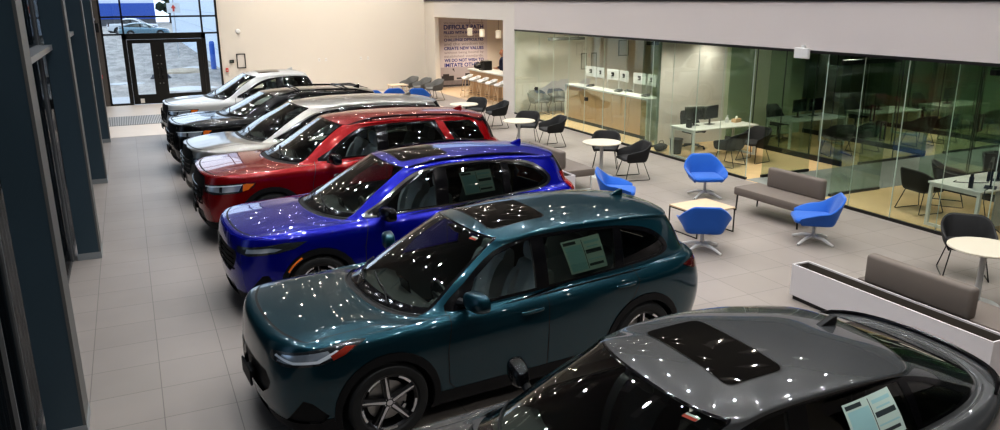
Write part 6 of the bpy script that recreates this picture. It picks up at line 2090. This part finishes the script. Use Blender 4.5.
obj('base_wall', bx(-12, 4.6, 138.1, 150, -.1, 1.0), pbr('shed_dark', (.10, .10, .11), rough=.8), r)
for i, (x, y) in enumerate(((4.2, 46.0), (4.3, 40.5))):
    r = empty('bollard', (x, y, -.05), 0, ['blue bollard by the pale building, farther one', 'blue bollard by the pale building, nearer one'][i], 'bollard', 'blue bollards')
    bm = NB(); lathe(bm, [(.14, 0), (.14, 1.5), (.10, 1.58), (.0001, 1.6)], 'Z', seg=16); obj('post', bm, pbr('bollard_blue', (.02, .10, .42), rough=.5), r, smooth=True)
    bm = NB(); lathe(bm, [(.15, 0), (.22, 0), (.22, .06), (.15, .08)], 'Z', seg=16); obj('foot_ring', bm, pbr('concrete_foot', (.35, .35, .35)), r)
r = empty('street_sign', (3.1, 58, -.05), 0, 'white sign with a red mark standing outside by the lot', 'sign')
bm = NB(); cyl(bm, (0, 0, 0), (0, 0, 3.9), .04, seg=8); obj('post', bm, F['pole'], r)
obj('sign_panel', bx(-.42, .42, -.06, -.03, 2.95, 3.6), F['whitep'], r)
bm = NB(); prism(bm, [(-.16, 3.25), (0, 3.5), (.16, 3.25), (.06, 3.25), (.06, 3.05), (-.06, 3.05), (-.06, 3.25)], -.07, -.06, 'Y'); obj('red_mark', bm, pbr('sign_red', (.6, .06, .03)), r)
r = empty('traffic_cone', (-2.2, 62, -.02), 0, 'orange and white cone standing on the muddy lot', 'cone')
bm = NB(); lathe(bm, [(.22, .04), (.05, .85), (.0001, .86)], 'Z', seg=16); obj('cone_body', bm, pbr('cone_orange', (.75, .16, .06)), r, smooth=True)
obj('cone_foot', bx(-.28, .28, -.28, .28, 0, .04), F['blackp'], r)
rnd = random.Random(3)
DBG = 'debris on the muddy lot'
for i, (x, y, sx, sy, h, c) in enumerate(((2.6, 45, 1.3, .8, .25, (.5, .42, .32)), (3.3, 47, .9, .6, .15, (.65, .66, .66)), (1.3, 42, .5, .4, .3, (.06, .06, .07)), (2.2, 36.5, 1.2, 1.0, .03, (.6, .62, .64)), (-.3, 40, .8, .5, .05, (.55, .56, .57)))):
    bm = NB(); blob(bm, (0, 0, 0), (sx, sy, h), n=1.7, seg=14, rows=8)
    for v in bm.verts: v.co.x += rnd.uniform(-.12, .12) * sx; v.co.y += rnd.uniform(-.12, .12) * sy
    tag(obj('debris_pile' if h > .1 else 'sheet_scrap', bm, pbr('debris_%d' % i, c, rough=.8), None, loc=(x, y, -.02)), ['tan debris heap on the muddy lot', 'white debris heap beside the tan one outside', 'dark lump lying on the muddy lot', 'flat pale sheet on the ground right outside the door', 'flat pale scrap on the mud behind the left door leaf'][i], 'debris', DBG)
def tree(loc, label):
    r = empty('tree', loc, 0, label, 'tree')
    bm = NB(); cyl(bm, (0, 0, 0), (0, 0, 4), .25, .12, seg=8); obj('trunk', bm, pbr('bark', (.05, .04, .03)), r)
    bm = NB(); rr = random.Random(5)
    for i in range(26):
        a = rr.uniform(0, 6.28); d = rr.uniform(0, 2.0)
        c = Vector((d * math.cos(a), d * math.sin(a), 3.4 + rr.uniform(-1, 2.6)))
        bmesh.ops.create_icosphere(bm, subdivisions=1, radius=rr.uniform(.5, 1.0), matrix=Matrix.Translation(c))
    obj('crown', bm, pbr('dark_foliage', (.035, .06, .03), rough=.9, var=.4, vscale=2), r)
tree((7.4, 150, 0), 'dark tree beside the distant blue shed')
# two parked cars outside
S = spec_sedan(); S.update(res=3, lod=2, paint=paint('pale_teal_paint', (.16, .27, .33), metal=.3)); [S.pop(k, None) for k in ('sticker', 'sunroof', 'bars')]
make_car(S, (4.4, 94, -.02), PI, 'pale teal sedan parked on the lot outside the glass doors')
S = spec_pickup(); S.update(res=3, lod=2, paint=paint('truck_white', (.6, .62, .64), metal=0)); [S.pop(k, None) for k in ('sunroof', 'bars')]
make_car(S, (3.6, 101, -.02), PI, 'white pickup parked outside behind the pale teal sedan')

# ---- lamps inside offices and nook
def spot(x, y, z, e, col=(1, .93, .82), size=158, r=.06, tgt=None):
    l = bpy.data.lights.new('interior_spot', 'SPOT'); l.energy = e; l.color = col; l.spot_size = math.radians(size); l.spot_blend = .8; l.shadow_soft_size = r
    o = bpy.data.objects.new('interior_spot', l); C.objects.link(o); o.location = (x, y, z)
    if tgt: o.rotation_euler = (Vector(tgt) - Vector((x, y, z))).to_track_quat('-Z', 'Y').to_euler()
    return o
od = None
OD = 'office ceiling downlights'
for (x, y, e) in ((12.2, 21.6, 170), (12.0, 19.6, 150), (12.0, 17.6, 150), (14.2, 20.8, 190), (14.4, 17.8, 150), (12.2, 14.9, 120), (12.4, 12.9, 140), (13.4, 15.4, 60), (12.2, 9.2, 90), (12.6, 7.0, 60), (15.6, 13.2, 50), (15.4, 8.6, 120), (18.4, 13.2, 140), (18.4, 8.8, 200), (21.4, 13.2, 260), (21.2, 8.6, 300), (13.0, 11.1, 60), (16.2, 11.1, 80), (19.5, 11.1, 160), (12.2, 4.6, 50)):
    if od is None:
        od = empty('office_downlight', (x, y, 2.778), 0, 'small round downlight in the office ceiling', 'ceiling light', OD)
        bm = NB(); lathe(bm, [(.05, 0), (.07, -.004), (.07, -.012), (.05, -.012)], 'Z', seg=16); obj('trim_ring', bm, F['whitep'], od, smooth=True)
        bm = NB(); lathe(bm, [(.0001, -.004), (.05, -.004), (.05, -.008)], 'Z', seg=16); obj('lens', bm, emit('office_lens', (1, .93, .8), 25), od)
    else: dup(od, (x, y, 2.778))
    spot(x, y, 2.74, e)
for (x, y, e) in ((12.0, 25.2, 90), (12.0, 27.4, 110), (13.2, 29.6, 480), (13.8, 26.4, 90)):
    dup(od, (x, y, 3.018), label='small round downlight in the nook ceiling', group='nook ceiling downlights'); spot(x, y, 2.98, e, (1, .87, .70), 130)
# added ceiling lamps that brighten the far wall
for x in (4.0, 5.6, 7.2, 8.8, 10.4):
    o = dup(od, (x, 29.6, ZC - .001), label='added small round lamp brightening the far wall', group='added far wall lamps')
    spot(x, 29.6, ZC - .05, 210, (1, .89, .74), 100, .06, (x, 31.2, 1.6))

# ---- sky and camera
w = bpy.data.worlds.new('overcast'); bpy.context.scene.world = w; w.use_nodes = True
nt = w.node_tree
bg = nt.nodes['Background']
sk = nt.nodes.new('ShaderNodeTexSky'); sk.sky_type = 'HOSEK_WILKIE'; sk.turbidity = 8; sk.sun_direction = (.3, .5, .8)
mx = nt.nodes.new('ShaderNodeMix'); mx.data_type = 'RGBA'; mx.inputs[0].default_value = .75
mx.inputs[7].default_value = (.72, .84, 1.0, 1)
nt.links.new(sk.outputs[0], mx.inputs[6]); nt.links.new(mx.outputs[2], bg.inputs[0])
bg.inputs[1].default_value = 2.5

cam = bpy.data.cameras.new('camera'); co = bpy.data.objects.new('camera', cam); C.objects.link(co)
cam.sensor_fit = 'HORIZONTAL'; cam.sensor_width = 36; cam.lens = 36 * 768.18 / 1000; cam.clip_end = 500; cam.clip_start = .05
yaw, pit, rol = .44177799, .27333846, -.00498027
fw_ = Vector((math.sin(yaw) * math.cos(pit), math.cos(yaw) * math.cos(pit), -math.sin(pit)))
rt_ = Vector((math.cos(yaw), -math.sin(yaw), 0)); up_ = rt_.cross(fw_)
r2 = rt_ * math.cos(rol) + up_ * math.sin(rol); u2 = -rt_ * math.sin(rol) + up_ * math.cos(rol)
co.matrix_world = Matrix(((r2.x, u2.x, -fw_.x, 0), (r2.y, u2.y, -fw_.y, 0), (r2.z, u2.z, -fw_.z, 3.66), (0, 0, 0, 1)))
bpy.context.scene.camera = co
sc = bpy.context.scene
sc.view_settings.view_transform = 'Standard'
sc.view_settings.look = 'Medium High Contrast'
sc.view_settings.exposure = 0.03
sc.cycles.max_bounces = 10; sc.cycles.transparent_max_bounces = 24; sc.cycles.diffuse_bounces = 3; sc.cycles.glossy_bounces = 4
sc.cycles.sample_clamp_indirect = 6.0
